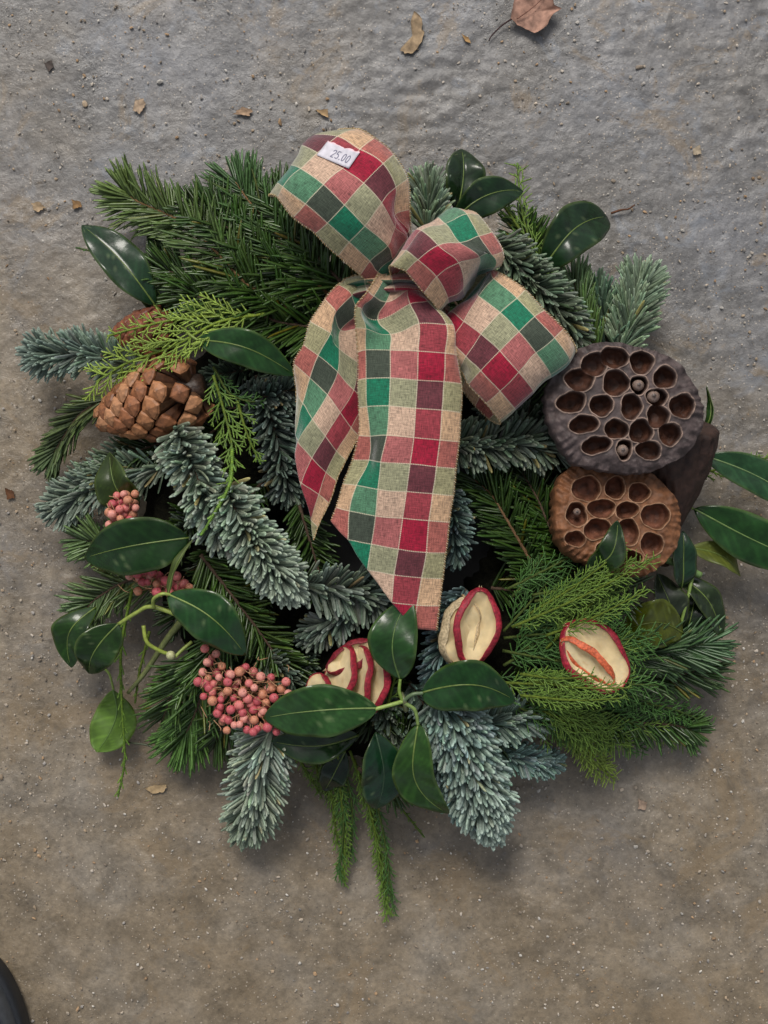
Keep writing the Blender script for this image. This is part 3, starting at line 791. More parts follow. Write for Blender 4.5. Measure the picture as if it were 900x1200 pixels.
# upper left
s_ = sprig(200, 370, 55, 'sprig of glossy dark leaves above the pine cone')
leaf(s_, (182, 358, 56), (96, 264, 50), 50, arch=7, bend=6, fold=.25, roll=-14, colr=(.012, .045, .026))
leaf(s_, (215, 385, 44), (158, 300, 40), 46, arch=4, roll=20, colr=(.012, .035, .012))
leaf(s_, (200, 340, 44), (176, 265, 36), 30, arch=4, roll=-25, colr=(.014, .04, .014))
stem(s_, [(210, 390, 50), (195, 372, 54), (180, 356, 56)], 2.4, 1.6)
s_ = sprig(232, 400, 84, 'single long glossy leaf right of the yellow-green cypress')
leaf(s_, (230, 398, 88), (347, 440, 86), 42, arch=8, bend=-9, fold=.18, roll=-8, colr=(.016, .065, .022))
stem(s_, [(215, 385, 80), (222, 392, 86), (232, 399, 88)], 2, 1.5)
# left
s_ = sprig(225, 640, 80, 'sprig of dark glossy leaves around the small berries on the left')
leaf(s_, (222, 630, 84), (98, 654, 72), 66, arch=9, bend=3, fold=.2, roll=8, colr=(.010, .042, .012), a1=.62, b1=.8)
leaf(s_, (160, 600, 60), (128, 530, 66), 50, arch=5, bend=-8, fold=.4, roll=20, colr=(.03, .06, .015))
leaf(s_, (197, 702, 84), (226, 632, 88), 14, arch=4, bend=-5, fold=.5, roll=55, colr=(.06, .10, .025), mat=M_UNDER)
s_ = sprig(170, 715, 70, 'sprig of three broad glossy leaves on a yellow-green stalk, lower left')
leaf(s_, (197, 696, 86), (288, 768, 80), 58, arch=10, bend=-12, fold=.12, roll=-10, colr=(.014, .065, .022), rib=(.26, .36, .08))
leaf(s_, (140, 730, 66), (103, 790, 56), 50, arch=6, bend=6, fold=.22, roll=12, colr=(.016, .05, .014))
leaf(s_, (112, 712, 46), (84, 782, 40), 44, arch=6, bend=16, fold=.2, roll=-12, colr=(.016, .055, .012))
stem(s_, [(138, 732, 66), (160, 718, 72), (178, 711, 76), (214, 723, 76)], 2.2, 2.6, (.24, .30, .06))
stem(s_, [(180, 712, 78), (180, 702, 84), (190, 696, 88), (200, 697, 87)], 2.2, 1.8, (.26, .33, .07))
stem(s_, [(168, 733, 66), (172, 752, 66), (186, 762, 64), (199, 767, 62)], 2.4, 2.2, (.24, .30, .05))
stem(s_, [(205, 770, 62), (213, 762, 60), (225, 752, 58)], 1.9, 2.2, (.26, .33, .07))
stem(s_, [(150, 812, 34), (170, 788, 44), (195, 750, 52), (215, 725, 60)], 2.2, 4.5, (.13, .15, .05))
bv, bt = ico(2)
mobj('bud', bv * [.0028, .0028, .003] + P(200, 768, .064), None, bt, [M_STEM], s_, col=np.tile((.42, .42, .22), (len(bv), 1)))
s_ = sprig(140, 800, 34, 'pale bright green leaf at the end of a thin stalk, far lower left')
leaf(s_, (133, 808, 32), (113, 882, 18), 54, arch=-5, bend=-10, fold=-.3, roll=5, colr=(.11, .24, .045), mat=M_UNDER, rib=(.17, .30, .08), a1=.9, b1=.6)
stem(s_, [(118, 780, 40), (128, 790, 36), (133, 808, 32)], 1.6, 1.4, (.2, .28, .06))
stem(s_, [(195, 885, 16), (175, 874, 14), (150, 870, 12)], 1.2, 1.4, (.05, .06, .03))
# centre bottom
s_ = sprig(472, 822, 84, 'sprig of five glossy pointed leaves below the bow tails')
leaf(s_, (469, 797, 92), (481, 698, 100), 56, arch=6, bend=-14, fold=.16, roll=6, colr=(.018, .072, .022), rib=(.16, .26, .07), a1=.8, b1=.9)
leaf(s_, (494, 812, 90), (604, 821, 84), 60, arch=9, bend=-16, fold=.15, roll=-8, colr=(.012, .058, .018), a1=.55, b1=.75)
leaf(s_, (443, 830, 90), (308, 842, 78), 62, arch=9, bend=6, fold=.14, roll=10, colr=(.022, .082, .026), rib=(.24, .34, .10), a1=.75, b1=.8)
leaf(s_, (490, 848, 86), (526, 953, 66), 50, arch=7, bend=24, fold=.2, roll=-14, colr=(.022, .075, .016), a1=.6, b1=.8)
leaf(s_, (440, 858, 78), (440, 948, 60), 56, arch=6, bend=-10, fold=.2, roll=14, colr=(.008, .04, .024), rib=(.05, .10, .05))
leaf(s_, (420, 862, 66), (318, 868, 60), 42, arch=5, bend=-8, fold=.2, roll=-10, colr=(.010, .04, .014))
leaf(s_, (405, 880, 44), (380, 928, 30), 34, arch=3, colr=(.006, .025, .012))
stem(s_, [(472, 822, 88), (468, 810, 90), (469, 796, 92)], 2.2, 1.7, (.17, .26, .05))
stem(s_, [(472, 822, 88), (483, 814, 90), (496, 812, 90)], 2.4, 1.9, (.10, .15, .07))
stem(s_, [(472, 822, 88), (458, 826, 90), (440, 831, 90)], 2.4, 2.2, (.24, .34, .08))
stem(s_, [(474, 824, 88), (486, 832, 88), (490, 850, 86)], 2.4, 1.9, (.15, .22, .06))
stem(s_, [(476, 832, 84), (474, 822, 88), (470, 812, 86)], 3.6, 2.6, (.10, .11, .05))
# right
s_ = sprig(800, 600, 40, 'sprig of long glossy leaves reaching out past the right edge')
leaf(s_, (824, 534, 44), (948, 602, 26), 46, arch=7, bend=-8, fold=.25, roll=12, colr=(.02, .075, .04), rib=(.24, .36, .14))
leaf(s_, (812, 596, 44), (950, 662, 26), 58, arch=8, bend=4, fold=.2, roll=-6, colr=(.014, .062, .018), rib=(.22, .34, .10))
leaf(s_, (806, 642, 40), (869, 676, 30), 30, arch=4, bend=-10, fold=.3, roll=30, colr=(.11, .155, .025), mat=M_UNDER)
leaf(s_, (798, 690, 44), (800, 622, 50), 34, arch=6, fold=.3, roll=-22, colr=(.012, .045, .03))
stem(s_, [(780, 655, 50), (800, 664, 48), (821, 674, 44)], 4.4, 4.0, (.12, .20, .06))
stem(s_, [(812, 674, 44), (806, 700, 46), (797, 735, 46)], 2.2, 1.8, (.16, .24, .05))
stem(s_, [(790, 590, 42), (802, 592, 44), (814, 597, 44)], 1.5, 1.3)
leaf(s_, (822, 508, 34), (827, 452, 40), 12, arch=3, bend=8, roll=60, fold=.4, colr=(.02, .06, .02))
s_ = sprig(790, 740, 44, 'sprig with one broad olive leaf right of the apple slice')
leaf(s_, (800, 742, 46), (722, 742, 56), 62, arch=8, bend=14, fold=.15, roll=16, colr=(.075, .105, .008), rib=(.12, .16, .02), a1=.7, b1=.6)
leaf(s_, (790, 672, 38), (846, 748, 34), 34, arch=5, bend=-12, fold=.3, roll=20, colr=(.02, .04, .022))
leaf(s_, (795, 740, 40), (770, 672, 48), 46, arch=5, fold=.2, roll=-16, colr=(.025, .04, .03))
leaf(s_, (688, 668, 92), (724, 610, 104), 34, arch=5, bend=12, fold=.2, roll=20, colr=(.010, .034, .010))
leaf(s_, (800, 760, 36), (815, 690, 30), 44, arch=4, fold=.2, colr=(.012, .03, .014))
# top
s_ = sprig(560, 260, 50, 'three glossy dark leaves sticking out at the top right')
leaf(s_, (535, 250, 54), (541, 174, 50), 50, arch=8, bend=4, fold=.5, roll=-16, colr=(.014, .038, .022))
leaf(s_, (528, 262, 62), (613, 224, 56), 44, arch=10, bend=-10, fold=.3, roll=-16, colr=(.012, .040, .022))
leaf(s_, (634, 318, 60), (714, 252, 44), 58, arch=13, bend=-12, fold=.25, roll=-10, colr=(.012, .040, .022), droop=4, a1=.6, b1=.55)
stem(s_, [(600, 340, 56), (618, 330, 58), (636, 316, 60)], 2, 1.5)

# ------------------------------------------------------------------ plaid bow
bow = empty('ribbon_bow', P(480, 335, .085))
tag(bow, 'red, green and tan plaid ribbon bow with two long tails on the wreath', 'bow')
US = np.array([0, .6, 1.5, 2.5, 3.4, 4.0])
LOOP_SURF = {}
def ribbon(name, rows, vs, zs, scale, off, us=US, vend=None, vstart=None, nres=9, label=None, zu=None, edges=True):
    """rows: control points in crop pixels, one row per weft line; zs: heights in mm (per row, or per row and column)"""
    n = len(rows)
    ctl = np.zeros((n, len(us), 5))
    for i, row in enumerate(rows):
        for j, (cx, cy) in enumerate(row):
            z = zs[i][j] if isinstance(zs[i], (list, tuple)) else zs[i]
            ctl[i, j, 0:3] = P(off[0] + cx / scale, off[1] + cy / scale, z * .001)
            ctl[i, j, 3] = us[j]; ctl[i, j, 4] = vs[i]
    nc = (len(us) - 1) * 8 + 1
    cx_ = np.linspace(0, len(us) - 1, nc)
    across = np.stack([cr_eval(ctl[i], cx_) for i in range(n)])            # n, nc, 5
    ui = np.interp(cx_, np.arange(len(us)), us)
    nr = (n - 1) * nres + 1
    G = np.zeros((nr, nc, 5))
    for j in range(nc):
        x0, x1 = 0, n - 1
        if vend is not None: x1 = np.interp(np.interp(ui[j], US, vend), np.sort(vs), np.argsort(vs) if vs[0] > vs[-1] else np.arange(n))
        if vend is not None and vs[0] > vs[-1]:
            vv = np.interp(ui[j], US, vend); x1 = (vs[0] - vv) / (vs[0] - vs[-1]) * (n - 1)
        G[:, j] = cr_eval(across[:, j], np.linspace(x0, x1, nr))
    G[..., 3] = ui[None, :]
    Pn = G[..., :3].copy()
    # fine unevenness of the cloth
    nn = grid_normals(Pn)
    if nn[..., 2].mean() < 0:
        Pn = Pn[:, ::-1]; G = G[:, ::-1]; nn = grid_normals(Pn)
    wr = fbm(G[..., 3] * 1.0, G[..., 4] * .8, 1.1, hash_(name + str(rows[0][0])), 2) * .0022
    wr = wr + vnoise(G[..., 3] * 1.15, G[..., 4] * .22, 5 + len(LOOP_SURF)) * .0050 * (name != 'knot')
    Pn = Pn + nn * wr[..., None]
    V, Q, _ = shell(Pn, .00035)
    uv = G[..., 3:5].reshape(-1, 2); uv = np.concatenate([uv, uv])
    o = mobj(name, V, Q, None, [M_RIBBON], bow, uv=uv)
    if label: o['label'] = label
    if edges:
        g = Bag()
        for col_ in (0, -1):
            line = Pn[:, col_]; nrm = nn[:, col_]; inn = norm(Pn[:, 1 if col_ == 0 else -2] - line)
            cum = np.concatenate([[0], np.cumsum(np.linalg.norm(np.diff(line, axis=0), axis=1))])
            Ls = cum[-1]; m = int(Ls / .00017)
            ss = np.linspace(0, Ls, m)
            ip = lambda A: np.stack([np.interp(ss, cum, A[:, k]) for k in range(3)], 1)
            c_, n_, i_ = ip(line), norm(ip(nrm)), norm(ip(inn))
            ph = ss / .00125 * 2 * np.pi + np.cumsum(rng.normal(0, .09, m))
            amp = .00055 * (1 + .5 * np.sin(ss * 900) * rng.random(m))
            pts = c_ + i_ * (.00015 + amp * np.cos(ph))[:, None] * .9 + n_ * (amp * .8 * np.sin(ph))[:, None]
            tv, tq, tt = tube(pts, .00021, 4)
            cc = np.where((np.sin(ph / 2) > 0)[:, None], np.array([[.62, .50, .30]]), np.array([[.34, .21, .08]]))
            cc = np.concatenate([np.repeat(cc, 4, axis=0), cc[:1], cc[-1:]])
            g.add(tv, tq, tt, cc)
        eo = g.build('edging', [M_THREAD], o)
        eo['label'] = 'gold and cream overstitched ribbon edge'
    LOOP_SURF[name + str(len(LOOP_SURF))] = (V + 0, Q)
    return o
def hash_(s): return sum(ord(c) * (i + 1) for i, c in enumerate(s)) % 1000

# left tail
tl_rows = [
    [(560, -10), (650, 40), (780, 130), (800, 170), (830, 200), (850, 230)],
    [(425, 68), (545, 138), (600, 300), (640, 350), (680, 380), (720, 400)],
    [(325, 185), (410, 285), (450, 430), (585, 420), (650, 500), (700, 540)],
    [(205, 362), (355, 455), (448, 575), (575, 690), (650, 760), (700, 790)],
    [(150, 548), (255, 635), (422, 770), (545, 912), (630, 1000), (690, 1040)],
    [(78, 695), (182, 820), (335, 955), (443, 1098), (530, 1220), (592, 1285)],
    [(105, 930), (122, 1020), (215, 1150), (320, 1290), (415, 1415), (490, 1485)],
    [(60, 1230), (68, 1290), (95, 1335), (210, 1468), (328, 1588), (410, 1650)],
    [(-60, 1440), (-20, 1490), (30, 1570), (125, 1670), (268, 1765), (350, 1830)],
    [(-140, 1620), (-100, 1680), (-20, 1760), (90, 1870), (205, 1975), (255, 2020)],
    [(-200, 1800), (-150, 1860), (-60, 1960), (60, 2060), (150, 2160), (200, 2210)]]
tl_z = [96, [104, 108, 104, 98, 96, 94], [106, 113, 104, 100, 96, 94], [104, 112, 108, 101, 98, 96], [103, 108, 108, 103, 97, 95], [100, 104, 105, 103, 98, 95], [90, 98, 102, 101, 97, 94], [80, 90, 97, 97, 94, 91], [76, 84, 92, 93, 90, 87], [74, 80, 86, 88, 86, 83], [72, 76, 80, 83, 82, 80]]
ribbon('tail', tl_rows, [3, 2, 1, 0, -1, -2, -3, -4, -5, -6, -7], tl_z, 6.923, (335, 325), vend=[-3.3, -3.95, -4.4, -5.1, -6.0, -6.6], label='shorter ribbon tail on the left, cut to a slant')

# right loop
rc = [
    [(60, 560), (30, 420), (20, 380), (60, 330), (110, 300), (120, 290)],
    [(70, 560), (45, 340), (80, 280), (232, 168), (318, 60), (275, 60)],
    [(120, 620), (110, 472), (166, 348), (262, 190), (362, 86), (395, 48)],
    [(160, 650), (198, 568), (282, 430), (402, 295), (508, 208), (562, 150)],
    [(205, 745), (285, 655), (400, 535), (520, 415), (618, 322), (682, 280)],
    [(315, 860), (405, 775), (515, 660), (630, 550), (740, 455), (806, 398)],
    [(398, 972), (480, 875), (592, 762), (715, 682), (822, 582), (866, 512)],
    [(380, 985), (455, 890), (560, 780), (680, 705), (790, 610), (850, 550)],
    [(300, 930), (360, 830), (450, 730), (560, 640), (660, 560), (740, 500)],
    [(180, 790), (230, 700), (310, 600), (400, 500), (480, 430), (560, 380)],
    [(20, 480), (60, 440), (110, 380), (160, 330), (190, 280), (200, 250)]]
rc_z = [100, [104, 110, 112, 113, 112, 108], [108, 118, 124, 126, 124, 118], [112, 124, 132, 134, 132, 126], [116, 128, 136, 138, 136, 130], [114, 125, 133, 135, 132, 127], [106, 114, 119, 121, 118, 114], [96, 98, 100, 100, 99, 98], [84, 84, 84, 84, 84, 84], [84, 84, 84, 84, 84, 84], [92, 92, 92, 92, 92, 92]]
ribbon('loop', rc, [6, 5, 4, 3, 2, 1, 0, -.5, -1.4, -2.8, -5], rc_z, 5.294, (510, 310), us=US[::-1], label='right loop of the bow beside the dark seed pod')

# front tail
tf = [
    [(380, -60), (395, -40), (420, -30), (440, -25), (455, -20), (470, -10)],
    [(306, 62), (330, 75), (372, 92), (440, 60), (475, 62), (500, 70)],
    [(268, 110), (298, 118), (345, 150), (452, 105), (505, 98), (520, 105)],
    [(270, 178), (305, 182), (384, 196), (480, 168), (563, 172), (583, 180)],
    [(277, 258), (302, 252), (382, 248), (475, 256), (560, 262), (602, 270)],
    [(283, 350), (303, 345), (382, 342), (472, 350), (558, 355), (617, 362)],
    [(286, 440), (308, 436), (380, 434), (466, 442), (552, 448), (618, 456)],
    [(282, 530), (322, 532), (375, 530), (460, 538), (546, 546), (612, 552)],
    [(262, 610), (318, 612), (358, 618), (448, 624), (535, 634), (602, 640)],
    [(235, 690), (276, 695), (346, 706), (436, 714), (522, 722), (592, 728)],
    [(207, 766), (250, 778), (338, 792), (424, 800), (508, 808), (578, 815)],
    [(175, 855), (244, 872), (322, 886), (410, 900), (500, 912), (566, 915)],
    [(145, 945), (222, 958), (310, 970), (396, 985), (485, 995), (556, 1000)],
    [(115, 1030), (200, 1045), (300, 1060), (388, 1075), (470, 1085), (545, 1088)],
    [(90, 1110), (180, 1130), (285, 1150), (375, 1165), (460, 1175), (535, 1178)]]
tf_z = [[96] * 6, [122, 120, 112, 112, 113, 110], [127, 125, 112, 118, 121, 118], [124, 124, 117, 123, 125, 120], [119, 121, 121, 124, 124, 119], [116, 119, 122, 124, 123, 118], [113, 117, 121, 123, 122, 117], [110, 113, 120, 122, 121, 116], [107, 110, 118, 121, 119, 114], [105, 109, 116, 118, 116, 112], [103, 107, 112, 114, 113, 109], [101, 104, 108, 110, 109, 106], [98, 101, 104, 106, 105, 103], [96, 98, 100, 102, 101, 100], [94, 95, 97, 98, 98, 97]]
ribbon('tail', tf, [-3, -2, -1, 0, 1, 2, 3, 4, 5, 6, 7, 8, 9, 10, 11], tf_z, 2.79, (320, 320), vend=[7.5, 8.0, 9.0, 10.0, 10.85, 10.9], label='long front ribbon tail with a slanted end')

# upper left loop
ra = [
    [(640, 900), (660, 850), (690, 800), (730, 760), (770, 720), (800, 690)],
    [(330, 600), (380, 540), (460, 460), (540, 380), (600, 320), (640, 290)],
    [(120, 450), (160, 390), (240, 290), (330, 190), (430, 130), (520, 100)],
    [(35, 425), (78, 352), (160, 246), (222, 130), (292, 74), (430, 36)],
    [(88, 428), (122, 374), (215, 265), (305, 162), (430, 84), (540, 34)],
    [(185, 540), (255, 465), (350, 358), (450, 250), (560, 160), (645, 90)],
    [(310, 630), (380, 570), (470, 475), (580, 345), (690, 240), (757, 180)],
    [(440, 760), (500, 685), (588, 598), (690, 465), (766, 372), (840, 320)],
    [(560, 885), (618, 812), (725, 718), (764, 606), (764, 530), (858, 505)],
    [(625, 935), (670, 880), (752, 790), (820, 670), (842, 630), (862, 608)],
    [(760, 960), (780, 930), (810, 880), (840, 840), (860, 800), (880, 780)]]
ra_z = [[94] * 6, [88] * 6, [90] * 6, [104, 108, 110, 110, 108, 104], [118, 126, 131, 132, 130, 122], [124, 134, 141, 143, 141, 132], [124, 135, 143, 146, 144, 134], [120, 131, 139, 143, 139, 130], [112, 121, 127, 128, 130, 124], [106, 112, 116, 114, 116, 114], [100] * 6]
lab_a = ribbon('loop', ra, [0.2, .9, 1.7, 2.2, 3, 4, 5, 6, 7, 8, 9], ra_z, 5.0, (310, 145), label='large upper left loop of the bow with the price sticker on it')
surfA = list(LOOP_SURF.values())[-1]

# middle loop
rb = [
    [(220, 640), (240, 600), (270, 560), (300, 520), (330, 480), (340, 450)],
    [(80, 520), (130, 440), (230, 330), (370, 220), (500, 170), (560, 160)],
    [(48, 455), (108, 335), (205, 190), (368, 86), (500, 52), (560, 54)],
    [(68, 435), (150, 318), (268, 190), (430, 130), (580, 72), (664, 76)],
    [(162, 460), (240, 385), (385, 297), (530, 272), (668, 218), (766, 186)],
    [(285, 612), (370, 508), (520, 400), (668, 362), (776, 355), (858, 325)],
    [(380, 735), (460, 668), (548, 580), (640, 468), (778, 455), (842, 440)],
    [(370, 745), (440, 700), (520, 640), (600, 560), (700, 500), (760, 480)],
    [(260, 660), (300, 620), (360, 580), (430, 540), (500, 500), (540, 470)]]
rb_z = [[104] * 6, [108] * 6, [118, 122, 124, 122, 118, 112], [132, 138, 140, 138, 132, 124], [136, 146, 150, 148, 142, 132], [134, 144, 147, 143, 139, 130], [124, 130, 127, 112, 128, 122], [112, 112, 106, 100, 104, 106], [104] * 6]
ribbon('loop', rb, [6.5, 5, 4, 3, 2, 1, 0, -.8, -2.4], rb_z, 6.0, (450, 240), us=US[::-1], label='small middle loop standing over the knot')

# knot: gathered ribbon under the loops
rk = [
    [(402, 328), (404, 334), (406, 340), (408, 346), (410, 352), (411, 357)],
    [(425, 322), (427, 328), (428, 334), (430, 340), (431, 346), (432, 350)],
    [(452, 322), (453, 328), (454, 333), (456, 338), (457, 343), (458, 347)],
    [(478, 322), (479, 328), (480, 333), (481, 338), (482, 343), (483, 347)],
    [(505, 330), (506, 335), (507, 340), (508, 345), (508, 350), (509, 356)],
    [(530, 350), (528, 354), (527, 360), (526, 366), (525, 372), (524, 378)]]
rk_z = [[100, 104, 100, 105, 100, 98], [105, 110, 103, 109, 104, 100], [108, 112, 105, 112, 106, 102], [108, 113, 106, 113, 107, 103], [106, 110, 104, 110, 106, 101], [100, 104, 100, 103, 100, 98]]
ribbon('knot', rk, [2.2, 3, 3.8, 4.6, 5.4, 6.2], rk_z, 1.0, (0, 0), label='gathered knot of the bow')
g = Bag()
for (x, y) in ((382, 155), (408, 152)):
    v, q, t = tube(smooth_path(PP([(x + 3, y + 14, 100), (x + 1, y + 2, 104), (x, y - 6, 108)]), 8), np.linspace(1.4, .3, 8) * PX, 5)
    mobj('wire_end', v, q, t, [M_TWIG], bow, col=np.tile((.015, .012, .01), (len(v), 1)))

# ------------------------------------------------------------------ price sticker on the loop
bvh = BVHTree.FromPolygons([tuple(v) for v in surfA[0]], [tuple(int(i) for i in q) for q in surfA[1]])
def on_loop(px, py, lift):
    o = Vector((0, 0, CAM_H)); d = (Vector(P(px, py, .1)) - o).normalized()
    loc, nrm, _, _ = bvh.ray_cast(o, d)
    if loc is None: return P(px, py, .132)
    return np.array(loc) - np.array(d) * lift
C4 = [np.array(c, float) for c in ((384.5, 164.5), (422, 178), (408.5, 197.5), (371, 181.5))]       # tl, tr, br, bl
def st(a_, b_):
    return C4[0] * (1 - a_) * (1 - b_) + C4[1] * a_ * (1 - b_) + C4[2] * a_ * b_ + C4[3] * (1 - a_) * b_
na, nb_ = 19, 9
base_plane = []
G = np.array([[on_loop(*st(a_, b_), .0007) for a_ in np.linspace(0, 1, na)] for b_ in np.linspace(0, 1, nb_)])
# the paper is stiff: fit a gentle quadratic through the cloth below
A_, B_ = np.meshgrid(np.linspace(0, 1, na), np.linspace(0, 1, nb_))
def feat(a_, b_): return np.stack([np.ones_like(a_), a_, b_, a_ * a_, b_ * b_, a_ * b_], -1)
co, *_r = np.linalg.lstsq(feat(A_.ravel(), B_.ravel()), G[..., 2].ravel(), rcond=None)
resid = (G[..., 2].ravel() - feat(A_.ravel(), B_.ravel()) @ co).max()
def stick(a_, b_, lift=0.0):
    a_, b_ = np.asarray(a_, float), np.asarray(b_, float)
    z = feat(a_, b_) @ co + resid + .0002 + lift
    p = np.array([st(x, y) for x, y in zip(a_.ravel(), b_.ravel())])
    return np.array([P(q[0], q[1], zz) for q, zz in zip(p, z.ravel())]).reshape(a_.shape + (3,))
bw = B_.copy(); bw[0] += .045 * (np.sin(A_[0] * 24) > 0); bw[0, 8:11] += .07
SG = stick(A_, bw)
V, Q, _n = shell(SG[:, ::-1], .00018)
edge_tint = np.tile(np.array([.60, .575, .63]), (len(V), 1))
bb = np.concatenate([B_[:, ::-1].ravel()] * 2); edge_tint[bb < .09] = (.78, .50, .55)
sticker = mobj('price_sticker', V, Q, None, [M_PLAIN], None, col=edge_tint)
tag(sticker, 'small white price sticker reading 25.00 on the upper left loop of the bow', 'sticker')
GLY = {'2': [(0, .25), (.1, .05), (.5, 0), (.9, .1), (.95, .35), (.5, .65), (.05, 1), (1, 1)], '5': [(.95, 0), (.1, 0), (.05, .42), (.55, .38), (.95, .6), (.85, .9), (.45, 1), (.05, .9)],
       '0': [(.5, 0), (.1, .2), (.05, .6), (.3, .97), (.7, .97), (.95, .6), (.9, .2), (.5, 0)]}
g = Bag()
def stroke(pts, w_):
    for (x0, y0), (x1, y1) in zip(pts[:-1], pts[1:]):
        dx, dy = (x1 - x0) * 2.0, (y1 - y0); l = math.hypot(dx, dy) or 1
        nx, ny = -dy / l * w_ / 2.0, dx / l * w_
        n = 3
        t = np.linspace(-.03, 1.03, n)
        a_ = np.stack([x0 + (x1 - x0) * t + nx, x0 + (x1 - x0) * t - nx], 1); b_ = np.stack([y0 + (y1 - y0) * t + ny, y0 + (y1 - y0) * t - ny], 1)
        g.add(stick(a_, b_, .00016).reshape(-1, 3), grid_faces(n, 2), None, (.16, .16, .23))
x = .34
for ch in '25.00':
    if ch == '.':
        stroke([(x + .01, .76), (x + .03, .76)], .035); x += .065; continue
    stroke([(x + p_[0] * .085, .36 + p_[1] * .42) for p_ in GLY[ch]], .022); x += .125
lo = g.build('lettering', [M_INK], sticker)
lo['label'] = 'dark printed price 25.00'

# ------------------------------------------------------------------ lotus seed pods
def pod(name_label, centre, outline, holes, sc, off, z, tint, tilt=(0, 0), seeds=(), depth=.011, body=.045, seed_n=1, cup_dir=(0, 0)):
    """holes: (x, y, rx, ry) in crop pixels. The pod's face is a relief with deep seed cups, the body a wrinkled cone below it"""
    c = P(off[0] + centre[0] / sc, off[1] + centre[1] / sc, z)
    kk = MPP * (CAM_H - z) / (CAM_H - REF_Z) / sc
    root = empty('lotus_seed_pod', c)
    nth, nrad = 420, 118
    th = np.linspace(0, 2 * np.pi, nth, endpoint=False)
    oa = np.array([math.atan2(-(y - centre[1]), x - centre[0]) for x, y in outline]); orr = np.array([math.hypot(x - centre[0], y - centre[1]) for x, y in outline])
    o_ = np.argsort(oa); oa, orr = oa[o_], orr[o_]
    oa3 = np.concatenate([oa - 2 * np.pi, oa, oa + 2 * np.pi]); or3 = np.tile(orr, 3)
    ro = np.interp(((th + np.pi) % (2 * np.pi)) - np.pi, oa3, or3)
    for _ in range(3): ro = (np.roll(ro, 3) + np.roll(ro, -3) + ro) / 3
    jag = 1 + .012 * vnoise(th * 14, th * 0, seed_n) + .02 * vnoise(th * 5, th * 0, seed_n + 3)
    ro = ro * jag * kk
    f = np.linspace(0, 1, nrad) ** .8
    X = ro[None] * f[:, None] * np.cos(th); Y = ro[None] * f[:, None] * np.sin(th)
    Z = -.004 * f[:, None] ** 6 + .0012 * fbm(X, Y, 110, seed_n + 10, 3) * (1 + 2 * f[:, None] ** 3) + .002 * fbm(X, Y, 30, seed_n + 20, 2)
    Z = Z + .0011 * (f[:, None] ** 8) * (np.sin(th * 37 + 4 * np.sin(th * 5) + 3 * np.sin(th * 2))[None] + 1.2 * vnoise(th * 23, th * 0, seed_n + 7)[None]) + .0022 * (f[:, None] ** 3) * fbm(X, Y, 190, seed_n + 12, 3)
    lo_ = np.full(X.shape, 9.0); hi = np.zeros(X.shape)
    hr = np.random.default_rng(seed_n)
    for hx, hy, rx, ry in holes:
        hx_, hy_ = (hx - centre[0]) * kk, -(hy - centre[1]) * kk
        rx_, ry_ = rx * kk * 1.06, ry * kk * 1.08
        ang = hr.uniform(-.3, .3); dx, dy = X - hx_, Y - hy_
        dx, dy = dx * math.cos(ang) + dy * math.sin(ang), -dx * math.sin(ang) + dy * math.cos(ang)
        t_ = np.arctan2(dy, dx); p1, p2 = hr.uniform(0, 6, 2)
        q = np.sqrt((dx / rx_) ** 2 + (dy / ry_) ** 2) / (1 + .05 * np.sin(3 * t_ + p1) + .025 * np.sin(5 * t_ + p2) + .012 * np.sin(9 * t_ + p1))
        sd_ = (q - 1) * (rx_ + ry_) / 2
        lo_ = np.minimum(lo_, sd_)
    rimw = .00045
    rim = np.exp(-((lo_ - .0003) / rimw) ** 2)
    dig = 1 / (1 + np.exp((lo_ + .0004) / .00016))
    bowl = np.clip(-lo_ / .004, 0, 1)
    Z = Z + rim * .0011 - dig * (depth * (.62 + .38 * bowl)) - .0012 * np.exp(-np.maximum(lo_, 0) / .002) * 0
    Zt = Z
    tz = X * tilt[0] + Y * tilt[1]
    top = np.stack([X, Y, Zt + tz], -1)
    # rim rolls over into the cone
    rows = [top.reshape(-1, 3)]
    prof = [(1.01, -.0035), (1.005, -.007), (.97, -.012), (.92, -.018), (.82, -.026), (.65, -.034), (.45, -.041), (.25, -.046), (.12, -.049)]
    cd = np.array([cup_dir[0], cup_dir[1]])
    for k, (fr, dz) in enumerate(prof):
        wrk = 1 + (.022 * np.sin(th * 34 + 3 * np.sin(th * 4 + k * .3)) + .02 * vnoise(th * 9, th * 0 + k, seed_n + 30)) * min(1, .3 + k * .2)
        xx, yy = ro * fr * np.cos(th) * wrk, ro * fr * np.sin(th) * wrk
        dzz = dz * body / .049
        rows.append(np.stack([xx + cd[0] * dzz, yy + cd[1] * dzz, (xx * tilt[0] + yy * tilt[1]) - .004 + dzz], -1))
    V = np.concatenate(rows)
    total_rows = nrad + len(prof)
    Q = grid_faces(total_rows, nth, wrap=True)
    tint = np.array(tint)
    face = np.tile(tint, (nrad * nth, 1)) * (1 + .35 * fbm(X, Y, 60, seed_n + 50, 3)).reshape(-1, 1)
    rimc = np.clip(rim.reshape(-1, 1) * .95 * (.5 + vnoise(X * 300, Y * 300, 3).reshape(-1, 1) + .5), 0, 1)
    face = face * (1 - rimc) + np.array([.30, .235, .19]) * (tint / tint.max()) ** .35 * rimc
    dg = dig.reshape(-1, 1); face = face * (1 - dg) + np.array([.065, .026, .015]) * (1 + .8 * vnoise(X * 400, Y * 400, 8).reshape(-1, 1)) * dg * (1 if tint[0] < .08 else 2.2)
    Cc = np.concatenate([face, np.tile(tint * .8, (len(prof) * nth, 1))])
    V = V + c
    shell_o = mobj('cup', V, Q[:, :], None, [M_POD], root, origin=c, col=np.clip(Cc, 0, 1))
